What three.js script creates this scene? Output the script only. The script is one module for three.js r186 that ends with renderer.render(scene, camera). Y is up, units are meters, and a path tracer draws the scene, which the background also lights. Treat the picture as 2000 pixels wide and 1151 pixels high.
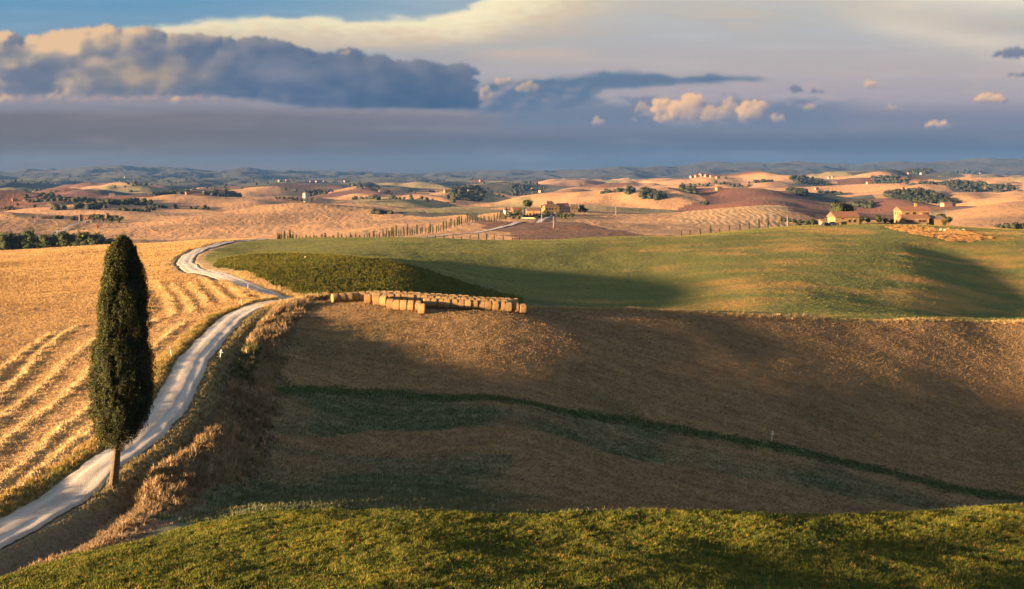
import * as THREE from 'three';
import { createNoise2D, createNoise3D } from 'simplex-noise';
import { mergeGeometries } from 'three/addons/utils/BufferGeometryUtils.js';

// ------------------------------------------------------------------ camera, sun, exposure
const F = 2160, HZ = 340;                       // focal length and horizon row, in pixels of a 2000 x 1151 view
const EXPOSURE = 7;
const SUN_EL = 5.8, SUN_BACK = 25;              // degrees above the horizon; degrees behind the camera's left
const SUN_RGB = [1.0, 0.61, 0.29], SUN_POWER = 4.6;
const HAZE = [0.13, 0.36, 1.0], HAZE_DENSITY = 0.000025;

const scene = new THREE.Scene();
const camera = new THREE.PerspectiveCamera(2 * Math.atan((1151 - HZ) / F) * 180 / Math.PI, 2000 / 1151, 0.5, 60000);
camera.position.set(0, 0, 0);
camera.lookAt(0, 0, -1);
camera.setViewOffset(2000, 2 * (1151 - HZ), 0, 1151 - 2 * HZ, 2000, 1151);   // a level camera with the lens shifted down
const renderer = new THREE.WebGLRenderer({ antialias: true });
renderer.toneMapping = THREE.LinearToneMapping;
renderer.toneMappingExposure = EXPOSURE;
renderer.shadowMap.enabled = true;

const rad = (a) => a * Math.PI / 180;
const sun = new THREE.DirectionalLight(new THREE.Color().setRGB(...SUN_RGB), SUN_POWER);
sun.position.set(-Math.cos(rad(SUN_EL)) * Math.cos(rad(SUN_BACK)), Math.sin(rad(SUN_EL)), Math.cos(rad(SUN_EL)) * Math.sin(rad(SUN_BACK))).multiplyScalar(900);
sun.target.position.set(0, -20, -150);
sun.position.add(sun.target.position);
sun.castShadow = true;
sun.shadow.mapSize.set(4096, 4096);
sun.shadow.radius = 5;
Object.assign(sun.shadow.camera, { left: -320, right: 320, top: 120, bottom: -120, near: 1, far: 2200 });
scene.add(sun, sun.target);
scene.fog = new THREE.FogExp2(new THREE.Color().setRGB(...HAZE), HAZE_DENSITY);

// ------------------------------------------------------------------ random numbers and noise
function rng(seed) { let a = seed >>> 0; return () => { a = (a + 0x6D2B79F5) | 0; let t = Math.imul(a ^ (a >>> 15), 1 | a); t = (t + Math.imul(t ^ (t >>> 7), 61 | t)) ^ t; return ((t ^ (t >>> 14)) >>> 0) / 4294967296; }; }
const n2 = createNoise2D(rng(11)), n2b = createNoise2D(rng(23)), n3 = createNoise3D(rng(5));
const fbm = (x, y, o = 4, g = 0.5) => { let s = 0, a = 1, t = 0; for (let i = 0; i < o; i++) { s += a * n2(x, y); t += a; a *= g; x = x * 2.03 + 17.1; y = y * 2.03 - 9.7; } return s / t; };
const billow = (x, y, o = 5, g = 0.55) => { let s = 0, a = 1, t = 0; for (let i = 0; i < o; i++) { s += a * Math.abs(n2b(x, y)) * 1.7; t += a; a *= g; x = x * 2.05 + 5.3; y = y * 2.05 + 3.1; } return s / t; };
const clamp = (x, a = 0, b = 1) => x < a ? a : x > b ? b : x;
const sm = (a, b, x) => { const t = clamp((x - a) / (b - a)); return t * t * (3 - 2 * t); };
const lerp = (a, b, t) => a + (b - a) * t;
const mix3 = (a, b, t) => [a[0] + (b[0] - a[0]) * t, a[1] + (b[1] - a[1]) * t, a[2] + (b[2] - a[2]) * t];
const s2l = (c) => { c /= 255; return c <= 0.04045 ? c / 12.92 : ((c + 0.055) / 1.055) ** 2.4; };
function curve(points) {                        // piecewise linear
  return (x) => { let i = 0; while (i < points.length - 2 && x > points[i + 1][0]) i++; const [x0, y0] = points[i], [x1, y1] = points[i + 1]; return lerp(y0, y1, clamp((x - x0) / (x1 - x0))); };
}

// ------------------------------------------------------------------ sky: clear air with evening clouds, one equirectangular picture of light
function heap(balls, x, y) {                      // a heap of soft puffs: how thick it is here and which way its surface faces
  const wx = 5 * fbm(x / 26, y / 20, 3) + 1.6 * fbm(x / 8, y / 7, 2), wy = 4 * fbm(x / 26 + 9, y / 20, 3) + 1.4 * fbm(x / 8 + 5, y / 7, 2);
  let W = 0, nx = 0, ny = 0, top = 0;
  for (const b of balls) {
    const dx = (x + wx - b[0]) / b[2], dy = (y + wy - b[1]) / (b[2] * b[3]), q = dx * dx + dy * dy;
    if (q > 1) continue;
    const z = Math.sqrt(1 - q), w = Math.exp(4.5 * (b[4] + z * b[2] / 40)) * z;
    W += w; nx += w * dx; ny += w * dy; if (z > top) top = z;
  }
  return W ? [top, nx / W, ny / W] : null;
}
const BANK_BALLS = [], PUFF_BALLS = [];
function skyAt(px, py, detail) {                // px, py: direction as tangent-plane pixels; returns sRGB 0..255
  const r = clamp((px - 200) / 1150);
  // air
  let c;
  const L = [[-3200, [52, 86, 128]], [-900, [62, 100, 140]], [-250, [76, 116, 148]], [0, [104, 152, 186]], [60, [122, 156, 182]], [130, [150, 156, 168]], [200, [136, 136, 148]], [235, [112, 105, 110]], [290, [103, 92, 92]], [340, [106, 90, 82]]];
  const R = [[-3200, [52, 86, 128]], [-900, [64, 102, 140]], [-250, [82, 118, 146]], [0, [178, 184, 186]], [60, [180, 182, 184]], [130, [182, 173, 173]], [185, [168, 160, 168]], [235, [124, 128, 146]], [290, [90, 101, 123]], [340, [88, 94, 106]]];
  const grad = (T) => { let i = 0; while (i < T.length - 2 && py > T[i + 1][0]) i++; return mix3(T[i][1], T[i + 1][1], sm(T[i][0], T[i + 1][0], py)); };
  c = mix3(grad(L), grad(R), r * r * (3 - 2 * r));
  const streak = fbm(px / 420, py / 38, 4);
  const wisp = fbm(px / 150 + 3, py / 22 + streak, 4);
  c = mix3(c, [c[0] + 12, c[1] + 8, c[2] + 6], clamp(streak * sm(250, 150, py)) );
  // high cream anvil of ice cloud
  const topEdge = ANVIL(px) + 9 * fbm(px / 120, py / 40, 4) + 4 * wisp;
  const a1 = sm(0, 14, py - topEdge);
  if (a1 > 0 && py > -900) {
    const low = ANVIL_LOW(px), t = clamp((py - topEdge) / (low - topEdge));
    let cream = mix3([255, 238, 194], [216, 195, 168], sm(0, 0.62, t + 0.2 * wisp + 0.1 * fbm(px / 46, py / 13, 3) - 0.22 * Math.exp(-(((px - 950) / 130) ** 2))));
    cream = mix3(cream, [184, 172, 168], sm(0.5, 1, t));
    cream = mix3(cream, [244, 236, 218], 0.8 * sm(1500, 1950, px) * sm(60, -20, py));
    let a = a1 * (1 - sm(0.55, 1.05, t + 0.15 * streak));
    const thin = sm(1050, 1300, px) * (1 - sm(1600, 1950, px) * sm(130, 60, py)) * sm(-60, 30, py);
    a *= 1 - 0.75 * thin * clamp(0.75 + 0.7 * streak);
    c = mix3(c, cream, clamp(a * (0.92 + 0.14 * wisp)) * sm(-420, -90, py));
  }
  // warm veils on the right
  const band = Math.exp(-(((py - (28 + (px - 1650) * 0.2)) / 26) ** 2)) * sm(1560, 1800, px) * sm(2500, 2050, px);
  c = mix3(c, [232, 214, 190], clamp(band * (0.6 + 0.3 * streak)));
  c = mix3(c, [214, 188, 164], 0.55 * Math.exp(-(((py - 106 - 4 * streak) / 15) ** 2)) * sm(860, 1000, px) * sm(1220, 1060, px));
  c = mix3(c, [200, 172, 162], 0.4 * clamp(wisp * 1.4) * sm(110, 150, py) * sm(215, 175, py) * sm(1000, 1400, px));
  // bright cover added over the unseen upper sky for more fill light
  if (py < -640) { const fillVeil = sm(-640, -1000, py) * clamp(0.72 + 0.5 * fbm(px / 2600, py / 1500, 3)) * (0.75 + 0.25 * sm(-2500, 1500, px)); c = mix3(c, [232, 226, 216], 0.92 * fillVeil); }
  if (!detail) return c;
  // the long blue-grey cumulus bank
const puff = (x, y, k) => billow(x / (150 * k), y / (92 * k), 3, 0.4);
  if (px < 1000 && py < 260 && py > 20) {
    const e = 15 * (billow(px / 120, py / 700, 3, 0.5) - 0.35) + 6 * (billow(px / 34 + 3, py / 90, 3, 0.5) - 0.35) + 2 * fbm(px / 9, py / 8, 2);
    const top = BANK_TOP(px), up = py - top + e * (px > 930 ? 0.35 : 0.85), dn = BANK_LOW(px) - py + 4 * fbm(px / 60, py / 14, 3), rt = 946 - px + 16 * fbm(py / 16, px / 60, 3) - 14 * sm(205, 160, py);
    const n = heap(BANK_BALLS, px, py) ?? [0, 0, 0], a = Math.max(sm(9, 20, up), sm(0.02, 0.42, n[0])) * sm(-3, 7, dn) * sm(0, 6, rt);
    if (a > 0) {
      const l = 0.35 + 0.62 * (-0.7 * n[1] - 0.62 * n[2]);
      const left = sm(620, 40, px), rim = Math.exp(-Math.max(0, up) / 17), soft = fbm(px / 110 + 2, py / 50, 3);
      let body = mix3([74, 100, 132], [116, 124, 145], clamp(0.1 + 0.5 * soft + 0.85 * l));
      body = mix3(body, [132, 131, 143], 0.5 * left);
      body = mix3(body, [60, 90, 126], 0.55 * sm(560, 860, px) * sm(130, 200, py));
      const tan = Math.exp(-(((px - 275) / 105) ** 2) - (((py - 150) / 30) ** 2)), pale = Math.exp(-(((px - 545) / 66) ** 2) - (((py - 140) / 24) ** 2)), glow = Math.exp(-(((px - 118) / 66) ** 2) - (((py - 82) / 26) ** 2));
      body = mix3(body, [166, 148, 134], tan * clamp(0.45 + 1.3 * l + 0.4 * soft)); body = mix3(body, [132, 134, 150], 0.8 * pale);
      const q = clamp(1.3 * l - 0.4 + 0.4 * soft + 0.25 * fbm(px / 44, py / 30, 3)) * (0.03 + 0.95 * left) + rim * clamp(1.3 * l) * (0.12 + 0.85 * left) + 1.5 * glow * clamp(0.2 + 1.2 * l);
      c = mix3(c, mix3(body, [238, 196, 152], clamp(q, 0, 0.95)), a);
    }
    const foot = Math.exp(-(((py - BANK_LOW(px) - 6) / 8) ** 2)) * clamp(0.2 + fbm(px / 60, py / 10, 4)) * sm(1000, 900, px);   // pink foot of the bank
    c = mix3(c, [172, 142, 142], 0.5 * foot);
  }
  // soft cloud right of the bank and the thin dark shelf
  if (px > 900 && px < 1720) {
    const w = fbm(px / 90, py / 30, 5), up = py - SHELF_TOP(px) + 9 * w, dn = SHELF_LOW(px) - py + 8 * w;
    const a = sm(0, 12, up) * sm(0, 14, dn) * sm(918, 965, px + 16 * w) * sm(1530, 1440, px);
    const ll = puff(px, py, 0.8) - puff(px - 9, py - 7, 0.8);
    c = mix3(c, mix3([86, 112, 142], [150, 146, 156], clamp(0.12 + 1.2 * ll + 0.4 * w) * sm(1250, 1050, px)), 0.86 * a);
    const a2 = sm(-8, 10, py - 196 + 22 * w) * sm(262, 236, py) * sm(940, 1030, px) * sm(1720, 1560, px);
    c = mix3(c, [106, 122, 148], 0.7 * a2);
  }
  {
    const w = fbm(px / 46, py / 24, 4), dx = (px - 1385) / 150, dy = (py - 226) / 30, k = 1 - dx * dx - dy * dy + 0.9 * w;
    c = mix3(c, mix3([120, 128, 150], [190, 164, 154], clamp(0.5 - 0.5 * dx + 0.8 * w - 0.3 * dy)), 0.75 * sm(0, 0.9, k) * sm(252, 232, py));
    const f = Math.exp(-(((py - 192) / 9) ** 2)) * sm(500, 380, px) * clamp(0.3 + 1.1 * fbm(px / 30, py / 10, 4)); c = mix3(c, [214, 168, 148], 0.6 * f);
  }
  for (const p of PUFF_BALLS) {
    const [x, y, rx, ry, tone] = p.puff, dx = (px - x) / rx, dy = (py - y) / ry;
    if (dx * dx + dy * dy > 6) continue;
    const n = heap(p, px, py);
    if (!n) continue;
    const a = sm(0, tone ? 0.7 : 0.62, n[0] + 0.3 * fbm(px / 11, py / 8, 3)) * (tone ? 0.85 : rx < 24 ? 0.6 : 0.95) * sm(1.25, 0.2, dy), lit = clamp(0.5 - 0.55 * n[1] - 0.5 * n[2] - 0.12 * dx - 0.3 * dy);
    c = mix3(c, tone ? mix3([90, 110, 138], [150, 142, 156], lit * 0.5) : mix3([132, 130, 148], [252, 198, 150], lit), a);
  }
  return c;
}
const ANVIL = curve([[-900, 330], [-200, 200], [60, 100], [200, 62], [260, 47], [400, 33], [560, 25], [700, 33], [850, 26], [930, 2], [1000, -40], [1300, -130], [2000, -200], [4000, -150]]);
const ANVIL_LOW = curve([[-900, 360], [60, 120], [400, 120], [700, 124], [1000, 116], [1300, 100], [1800, 120], [3000, 120]]);
const BANK_TOP = curve([[-900, 120], [-300, 90], [0, 76], [50, 78], [90, 58], [150, 62], [200, 60], [300, 64], [400, 73], [480, 78], [530, 92], [600, 102], [700, 112], [800, 130], [880, 140], [925, 152], [950, 175]]);
const BANK_LOW = curve([[-900, 210], [0, 186], [100, 188], [300, 190], [420, 190], [500, 196], [600, 212], [950, 216]]);
const SHELF_TOP = curve([[900, 165], [1000, 152], [1100, 146], [1180, 132], [1300, 142], [1450, 144], [1540, 158]]);
const SHELF_LOW = curve([[900, 235], [1000, 226], [1120, 222], [1180, 182], [1300, 172], [1450, 166], [1540, 160]]);
const PUFFS = [[1294, 222, 26, 30, 0, 15], [1344, 216, 38, 32, 0, 18], [1392, 226, 22, 18, 0, 14], [1424, 214, 22, 22, 0, 14], [1470, 218, 32, 27, 0, 16], [1254, 212, 14, 14, 0, 9], [1520, 232, 14, 9, 0, 8], [1582, 210, 14, 7, 0, 8], [1740, 212, 18, 6, 0, 8], [1830, 244, 30, 8, 0, 9], [1708, 168, 20, 9, 0, 10],
  [1938, 194, 36, 11, 0, 11], [1978, 106, 48, 11, 1, 12], [1988, 146, 24, 4, 1, 7], [1556, 176, 14, 7, 1, 8], [1596, 178, 16, 4, 1, 7], [108, 187, 20, 8, 0, 10], [130, 184, 8, 10, 0, 7], [14, 197, 20, 10, 0, 10], [345, 197, 13, 6, 0, 8], [676, 104, 14, 5, 0, 8], [30, 82, 26, 12, 1, 10],
  [1030, 172, 20, 14, 0, 9], [985, 160, 18, 14, 0, 9], [1170, 238, 12, 8, 0, 7], [950, 185, 16, 18, 0, 8]];
{
  const r = rng(71);
  for (let i = 0; i < 420; i++) {
    const x = lerp(-60, 950, r()), t = BANK_TOP(x), b = BANK_LOW(x), kind = r(), R = kind < 0.3 ? 24 + 20 * r() : kind < 0.65 ? 12 + 10 * r() : 5 + 6 * r(), v = kind < 0.3 ? r() : r() ** 1.8;
    BANK_BALLS.push([x, lerp(t + R * 0.72, Math.max(t + R, b - R * 0.4), v), R * (1.1 + 0.5 * r()), 0.75 + 0.2 * r(), 0.25 * r() + 0.35 * v]);
  }
  for (const [x, y, rx, ry, tone, s] of PUFFS) {
    const list = []; list.puff = [x, y, rx, ry, tone];
    for (let i = 0; i < (rx > 20 ? 30 : 14); i++) { const a = r() * 6.283, q = Math.sqrt(r()) * 0.85, R = (i < 6 ? 0.42 : 0.2 + 0.14 * r()) * Math.min(rx, ry * 1.6), by = Math.sin(a) * q; list.push([x + Math.cos(a) * q * rx * (by < 0 ? 0.75 : 1), y + by * ry * (by < 0 ? 1 : 0.6), R * 1.15, 0.9, 0.3 * r() + 0.2 * by]); }
    PUFF_BALLS.push(list);
  }
}
{
  const W = 4096, H = 2048, px = new Float32Array(W * H * 4), k = 1 / EXPOSURE;
  const sunAz = -Math.PI / 2 - rad(SUN_BACK);   // measured to the right from straight ahead
  const lin = new Float32Array(4096);
  for (let i = 0; i < 4096; i++) lin[i] = s2l(i / 16) * k;
  for (let y = 0; y < H; y++) {
    const el = ((y + 0.5) / H - 0.5) * Math.PI, step = el > rad(13) ? 8 : el < rad(-0.5) ? W : 1;
    for (let x = 0; x < W; x += step) {
      let az = ((x + step / 2) / W - 0.5) * 2 * Math.PI + Math.PI / 2;
      if (az > Math.PI) az -= 2 * Math.PI;
      const a = Math.min(Math.abs(az), 0.62), tx = Math.sign(az) * (Math.tan(a) + (Math.abs(az) - a) * 1.5);
      const X = 1000 + F * tx, e = Math.max(el, 0), Y = HZ - F * Math.tan(Math.min(e, 1.35)) / Math.cos(Math.min(Math.abs(az), 0.62));
      let c = skyAt(X, Y, X > -1500 && X < 3600 && el < rad(13) && el > 0);
      if (el < 0) c = [92, 92, 94];
      // the evening glow on the sun's side of the sky
      let da = Math.abs(az - sunAz); if (da > Math.PI) da = 2 * Math.PI - da;
      const g = Math.exp(-(da * da) / 0.4 - ((el - 0.1) * (el - 0.1)) / 0.09) * (el > 0 ? 1 : 0);
      for (let s = 0; s < step; s++) {
        const o = (y * W + x + s) * 4;
        for (let j = 0; j < 3; j++) px[o + j] = lin[Math.round(clamp(c[j], 0, 255) * 16)] + g * [1.3, 0.85, 0.42][j] * k;
        px[o + 3] = 1;
      }
    }
  }
  const sky = new THREE.DataTexture(px, W, H, THREE.RGBAFormat, THREE.FloatType);
  sky.mapping = THREE.EquirectangularReflectionMapping;
  sky.magFilter = THREE.LinearFilter;
  sky.needsUpdate = true;
  scene.background = sky;
  scene.environment = sky;
}

// ------------------------------------------------------------------ the lie of the land: height profiles along lines of sight, metres (distance, height above the camera)
const PROFILES = [
  [-3400, [[3, -3], [15, -11], [30, -16], [60, -20], [100, -21], [200, -24], [400, -32], [800, -48], [1600, -52], [3000, -56], [6000, -50], [7675, -17.06], [9555, 51.45], [12845, -38.53]]],
  [-800, [[3, -2.8], [15, -10.5], [30, -16.5], [45, -19.5], [60, -21.4], [80, -22], [130, -22.8], [230, -24.5], [400, -29], [500, -38], [700, -50], [1000, -52], [1600, -54], [3000, -57], [6000, -52], [7440, -17.51], [9555, 58.8], [12845, -38.53]]],
  [0, [[3, -2.6], [15, -8], [30, -14], [45, -18.3], [55, -20.2], [60, -21.1], [64, -21.7], [71, -21.9], [80, -22], [100, -22], [130, -21.8], [170, -22], [230, -23.5], [300, -25], [400, -28.2], [500, -38], [700, -50], [850, -52], [1000, -52], [1300, -52], [1600, -54], [2100, -56], [3000, -58], [5000, -57], [6735, -40.41], [7675, -18.76], [9555, 17.64], [12845, -38.53]]],
  [250, [[3, -2.6], [15, -8], [30, -13.6], [48, -18.5], [58, -20.3], [68, -21.9], [74, -22], [80, -21.3], [90, -20.9], [105, -20.5], [130, -20.2], [170, -20.4], [230, -21.7], [300, -23.3], [370, -25], [420, -27], [520, -38], [700, -50], [1000, -52], [1300, -53], [1600, -54], [2100, -56], [3000, -58], [5000, -56], [6735, -38.49], [7675, -15.35], [9555, 42.63], [12845, -38.53]]],
  [400, [[3, -2.6], [15, -8], [30, -13.4], [48, -18.4], [58, -20.1], [68, -21.6], [74, -22.6], [80, -22.3], [88, -21.9], [96, -21.5], [105, -20.5], [118, -19.6], [130, -19.2], [142, -18.8], [165, -19.4], [200, -19.5], [230, -19.6], [260, -20.4], [310, -22], [390, -24], [470, -31], [600, -42], [1000, -51], [1300, -50], [1600, -53], [2200, -56], [3000, -58], [5000, -57], [6735, -42.33], [7675, -20.47], [9555, 24.99], [12845, -38.53]]],
  [500, [[3, -2.6], [15, -8], [30, -13.2], [48, -18.3], [60, -20.3], [70, -21.7], [76, -22.8], [84, -24.1], [95, -24.4], [103, -23.7], [115, -22], [130, -20], [142, -18.8], [152, -18.3], [165, -18.7], [180, -19.2], [200, -18.9], [225, -18.5], [245, -18.5], [270, -20], [310, -22.2], [400, -24], [520, -33], [700, -46], [1000, -50], [1200, -50], [1400, -45], [1700, -58], [2200, -56], [3000, -58], [5000, -58], [6735, -46.18], [7675, -25.58], [9555, 5.88], [12845, -38.53]]],
  [750, [[3, -2.6], [15, -8], [30, -13], [48, -18.1], [60, -20.1], [70, -21.6], [78, -23.5], [88, -25], [102, -25.8], [115, -25.2], [131, -22.1], [144, -19.1], [149, -17.75], [157, -17.7], [168, -19.6], [185, -20.7], [205, -20.1], [235, -18.9], [260, -20], [300, -21.8], [350, -21.9], [390, -22.5], [480, -30], [600, -36], [800, -42], [1100, -47], [1300, -43.5], [1500, -53], [2200, -54], [3000, -58], [5000, -58], [7205, -46.83], [8615, -23.5], [10025, -4.296], [12845, -38.53]]],
  [1000, [[3, -2.6], [15, -8], [30, -13], [48, -18], [58, -19.9], [68, -21.3], [76, -23.3], [86, -25.3], [95, -25.8], [106, -25], [120, -24.9], [136, -22.2], [149, -18.9], [156, -18.75], [170, -21.6], [190, -23.6], [220, -24.6], [261, -25], [296, -24.5], [327, -23], [370, -22.3], [430, -27], [520, -32], [620, -36], [800, -37], [1000, -37], [1100, -36], [1250, -44], [1600, -52], [2200, -54], [3000, -56], [5000, -54], [7205, -45.03], [8615, -21.93], [10025, 8.593], [12845, -38.53]]],
  [1250, [[3, -2.6], [15, -8], [30, -13], [48, -18], [60, -20.2], [69, -21.4], [80, -24.8], [101, -28.8], [118, -28.8], [133, -26.6], [150, -23], [161, -20.6], [166, -20.6], [180, -23], [205, -25.8], [245, -27], [289, -26], [334, -24], [365, -22.6], [388, -22.3], [450, -27], [560, -34], [700, -38], [900, -41], [1150, -42], [1300, -46], [1700, -56], [2200, -52], [3000, -52], [4000, -40], [6000, -50], [7675, -34.11], [10025, 42.96], [12845, -38.53]]],
  [1500, [[3, -2.6], [15, -8], [30, -13], [48, -18], [60, -20.2], [68, -21.25], [80, -25.5], [107.5, -31.5], [122.6, -31], [140, -28.5], [158, -25.3], [169.5, -22.6], [174, -22.1], [185, -24], [210, -25.5], [240, -25.6], [280, -24.8], [330, -23.5], [380, -22.5], [430, -21.9], [480, -23.5], [600, -32], [850, -43.5], [950, -42], [1120, -38.5], [1290, -35.5], [1500, -52], [2000, -56], [2600, -44], [3400, -40], [4500, -13], [6000, -50], [7675, -34.11], [10025, 75.19], [12845, -38.53]]],
  [1750, [[3, -2.6], [15, -8], [30, -13], [48, -18], [60, -20.4], [70, -21.8], [82, -26], [114, -34], [133, -34], [147, -31], [166, -27], [179, -24.2], [184, -23.8], [197, -25.6], [215, -27.2], [250, -27.4], [300, -26], [360, -23.9], [420, -22.2], [460, -21.6], [500, -22.2], [570, -23.6], [700, -36], [1000, -50], [1300, -52], [2000, -56], [2600, -52], [3400, -44], [4200, -20], [5000, 2], [6500, -40], [7675, -34.11], [10025, 80.2], [12845, -38.53]]],
  [2000, [[3, -2.6], [15, -8], [30, -13], [48, -18], [60, -20.3], [70, -21.7], [75, -22.7], [88, -27.5], [122, -36.4], [138, -36.4], [156, -33.5], [174, -29], [186, -26], [193, -25.2], [210, -28], [240, -29.2], [280, -28.6], [330, -27.4], [380, -25.5], [430, -23.6], [460, -23.6], [540, -30], [800, -46], [1000, -37], [1300, -31], [1700, -52], [2300, -54], [3200, -44], [4200, -18], [5500, -30], [7675, -34.11], [10025, 128.9], [12845, -38.53]]],
  [2600, [[3, -2.6], [15, -8], [30, -13], [48, -18.5], [75, -23], [122, -36], [140, -36], [190, -27], [260, -28], [430, -24], [800, -46], [1300, -36], [2000, -54], [3200, -40], [5500, -30], [7675, -25.58], [10025, 150.4], [12845, -38.53]]],
  [5600, [[3, -2.4], [15, -7], [30, -12], [60, -19], [105, -28], [190, -26], [430, -26], [1000, -45], [2000, -54], [5500, -30], [7675, -8.528], [10025, 143.2], [12845, -38.53]]],
];
const columns = PROFILES.map(([px, list]) => {   // monotone cubic in log distance
  const x = list.map((p) => Math.log(p[0])), y = list.map((p) => p[1]), n = x.length, m = new Array(n).fill(0), dl = [];
  for (let i = 0; i < n - 1; i++) dl.push((y[i + 1] - y[i]) / (x[i + 1] - x[i]));
  for (let i = 1; i < n - 1; i++) if (dl[i - 1] * dl[i] > 0) { const w1 = 2 * (x[i + 1] - x[i]) + x[i] - x[i - 1], w2 = x[i + 1] - x[i] + 2 * (x[i] - x[i - 1]); m[i] = (w1 + w2) / (w1 / dl[i - 1] + w2 / dl[i]); }
  m[0] = dl[0]; m[n - 1] = dl[n - 2];
  return { px, at(s) { let lo = 0, hi = n - 1; if (s <= x[0]) return y[0]; if (s >= x[hi]) return y[hi]; while (hi - lo > 1) { const k = (lo + hi) >> 1; if (x[k] > s) hi = k; else lo = k; } const h = x[hi] - x[lo], t = (s - x[lo]) / h, t2 = t * t, t3 = t2 * t; return (2 * t3 - 3 * t2 + 1) * y[lo] + (t3 - 2 * t2 + t) * h * m[lo] + (3 * t2 - 2 * t3) * y[hi] + (t3 - t2) * h * m[hi]; } };
});
function baseHeight(px, s) {                     // Catmull-Rom between the profiles
  const n = columns.length; let k = 0;
  while (k < n - 2 && px > columns[k + 1].px) k++;
  const c1 = columns[k], c2 = columns[k + 1], t = clamp((px - c1.px) / (c2.px - c1.px)), y1 = c1.at(s), y2 = c2.at(s), w = c2.px - c1.px;
  const m1 = k > 0 ? (y2 - columns[k - 1].at(s)) / (c2.px - columns[k - 1].px) * w : y2 - y1;
  const m2 = k < n - 2 ? (columns[k + 2].at(s) - y1) / (columns[k + 2].px - c1.px) * w : y2 - y1;
  const t2 = t * t, t3 = t2 * t;
  return (2 * t3 - 3 * t2 + 1) * y1 + (t3 - 2 * t2 + t) * m1 + (3 * t2 - 2 * t3) * y2 + (t3 - t2) * m2;
}
function roughness(X, Z, d) {                    // swells and hillocks, more of them far away
  let h = 0.32 * n2(X / 46, Z / 60) * sm(20, 120, d) + 0.1 * n2(X / 13, Z / 15) + 0.04 * n2b(X / 3.1, Z / 3.7);
  if (d > 640) {
    const far = sm(900, 2200, d), wx = 110 * n2(X / 900, Z / 900), wz = 110 * n2b(X / 900, Z / 900);
    h += sm(640, 900, d) * (1 - 0.75 * sm(300, 120, Math.abs(1000 + F * X / d - 1430)) * sm(1500, 1350, d)) * (5.4 * n2(X / 290, Z / 240) + 0.4 * n2(X / 60, Z / 60));
    h += far * (21 * n2((X + wx) / 700, (Z + wz) / 760) + 12 * n2b((X + wx) / 330, (Z + wz) / 380) + 4 - 4 + 3.6 * n2((X - wz) / 130, (Z + wx) / 150));
    if (d > 6500) h += sm(6500, 9000, d) * (28 * n2(X / 1900, Z / 1900) + 4 * n2b(X / 800, Z / 900) + 1 * n2(X / 300, Z / 400));
  }
  return h;
}
const bump = (x, w) => Math.exp(-((x / w) ** 2));
const smoothHeight = (X, d) => { const s = Math.log(Math.max(d, 3)); let h = baseHeight(1000 + F * X / Math.max(d, 3), s) + roughness(X, -d, d);
  if (d > 200 && d < 480 && X > 60) { const t = (d - 215) / 240, gx = lerp(100, 174, t) + 8 * Math.sin(t * 5); h -= 3 * sm(205, 240, d) * sm(415, 345, d) * (X < gx ? bump(X - gx, 17) : bump(X - gx, 26)); }   // the gully in the right of the hill
  return h; };
function ray(px, py, from = 20, to = 20000, height = smoothHeight) {     // the place on the ground that lies in that direction from the viewpoint
  const ax = (px - 1000) / F, ay = (HZ - py) / F;
  let a = from;
  for (let d = from; d < to; d *= 1.004) { if (ay * d < height(ax * d, d)) { let lo = a, hi = d; for (let i = 0; i < 24; i++) { const m = (lo + hi) / 2; if (ay * m < height(ax * m, m)) hi = m; else lo = m; } return [ax * hi, -hi]; } a = d; }
  return [ax * to, -to];
}
function spline(points, per = 12) {              // [x, z] control points -> smooth dense polyline
  const c = new THREE.CatmullRomCurve3(points.map((p) => new THREE.Vector3(p[0], 0, p[1])), false, 'centripetal');
  return c.getPoints((points.length - 1) * per).map((p) => [p.x, p.z]);
}
class Path {                                     // distance to a polyline: signed offset (right of travel is positive) and the share along it
  constructor(pts, reach) {
    this.p = pts; this.reach = reach; this.cells = new Map(); this.size = Math.max(reach, 2); this.len = [0];
    for (let i = 0; i < pts.length - 1; i++) {
      const [ax, az] = pts[i], [bx, bz] = pts[i + 1];
      this.len.push(this.len[i] + Math.hypot(bx - ax, bz - az));
      for (let gx = Math.floor((Math.min(ax, bx) - reach) / this.size); gx <= Math.floor((Math.max(ax, bx) + reach) / this.size); gx++)
        for (let gz = Math.floor((Math.min(az, bz) - reach) / this.size); gz <= Math.floor((Math.max(az, bz) + reach) / this.size); gz++) { const k = gx * 100003 + gz; if (!this.cells.has(k)) this.cells.set(k, []); this.cells.get(k).push(i); }
    }
  }
  near(x, z) {
    const list = this.cells.get(Math.floor(x / this.size) * 100003 + Math.floor(z / this.size));
    if (!list) return null;
    let best = null, bd = this.reach;
    for (const i of list) {
      const [ax, az] = this.p[i], [bx, bz] = this.p[i + 1], dx = bx - ax, dz = bz - az, l2 = dx * dx + dz * dz, t = clamp(((x - ax) * dx + (z - az) * dz) / l2), ox = x - ax - dx * t, oz = z - az - dz * t, d = Math.hypot(ox, oz);
      if (d < bd) { bd = d; best = { off: d * Math.sign(dx * oz - dz * ox || 1), along: this.len[i] + t * (this.len[i + 1] - this.len[i]) }; }
    }
    return best;
  }
}
const inside = (poly, x, z) => { let r = false; for (let i = 0, j = poly.length - 1; i < poly.length; j = i++) { const [xi, zi] = poly[i], [xj, zj] = poly[j]; if ((zi > z) !== (zj > z) && x < (xj - xi) * (z - zi) / (zj - zi) + xi) r = !r; } return r; };
const xy = (px, d) => [(px - 1000) / F * d, -d];

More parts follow.
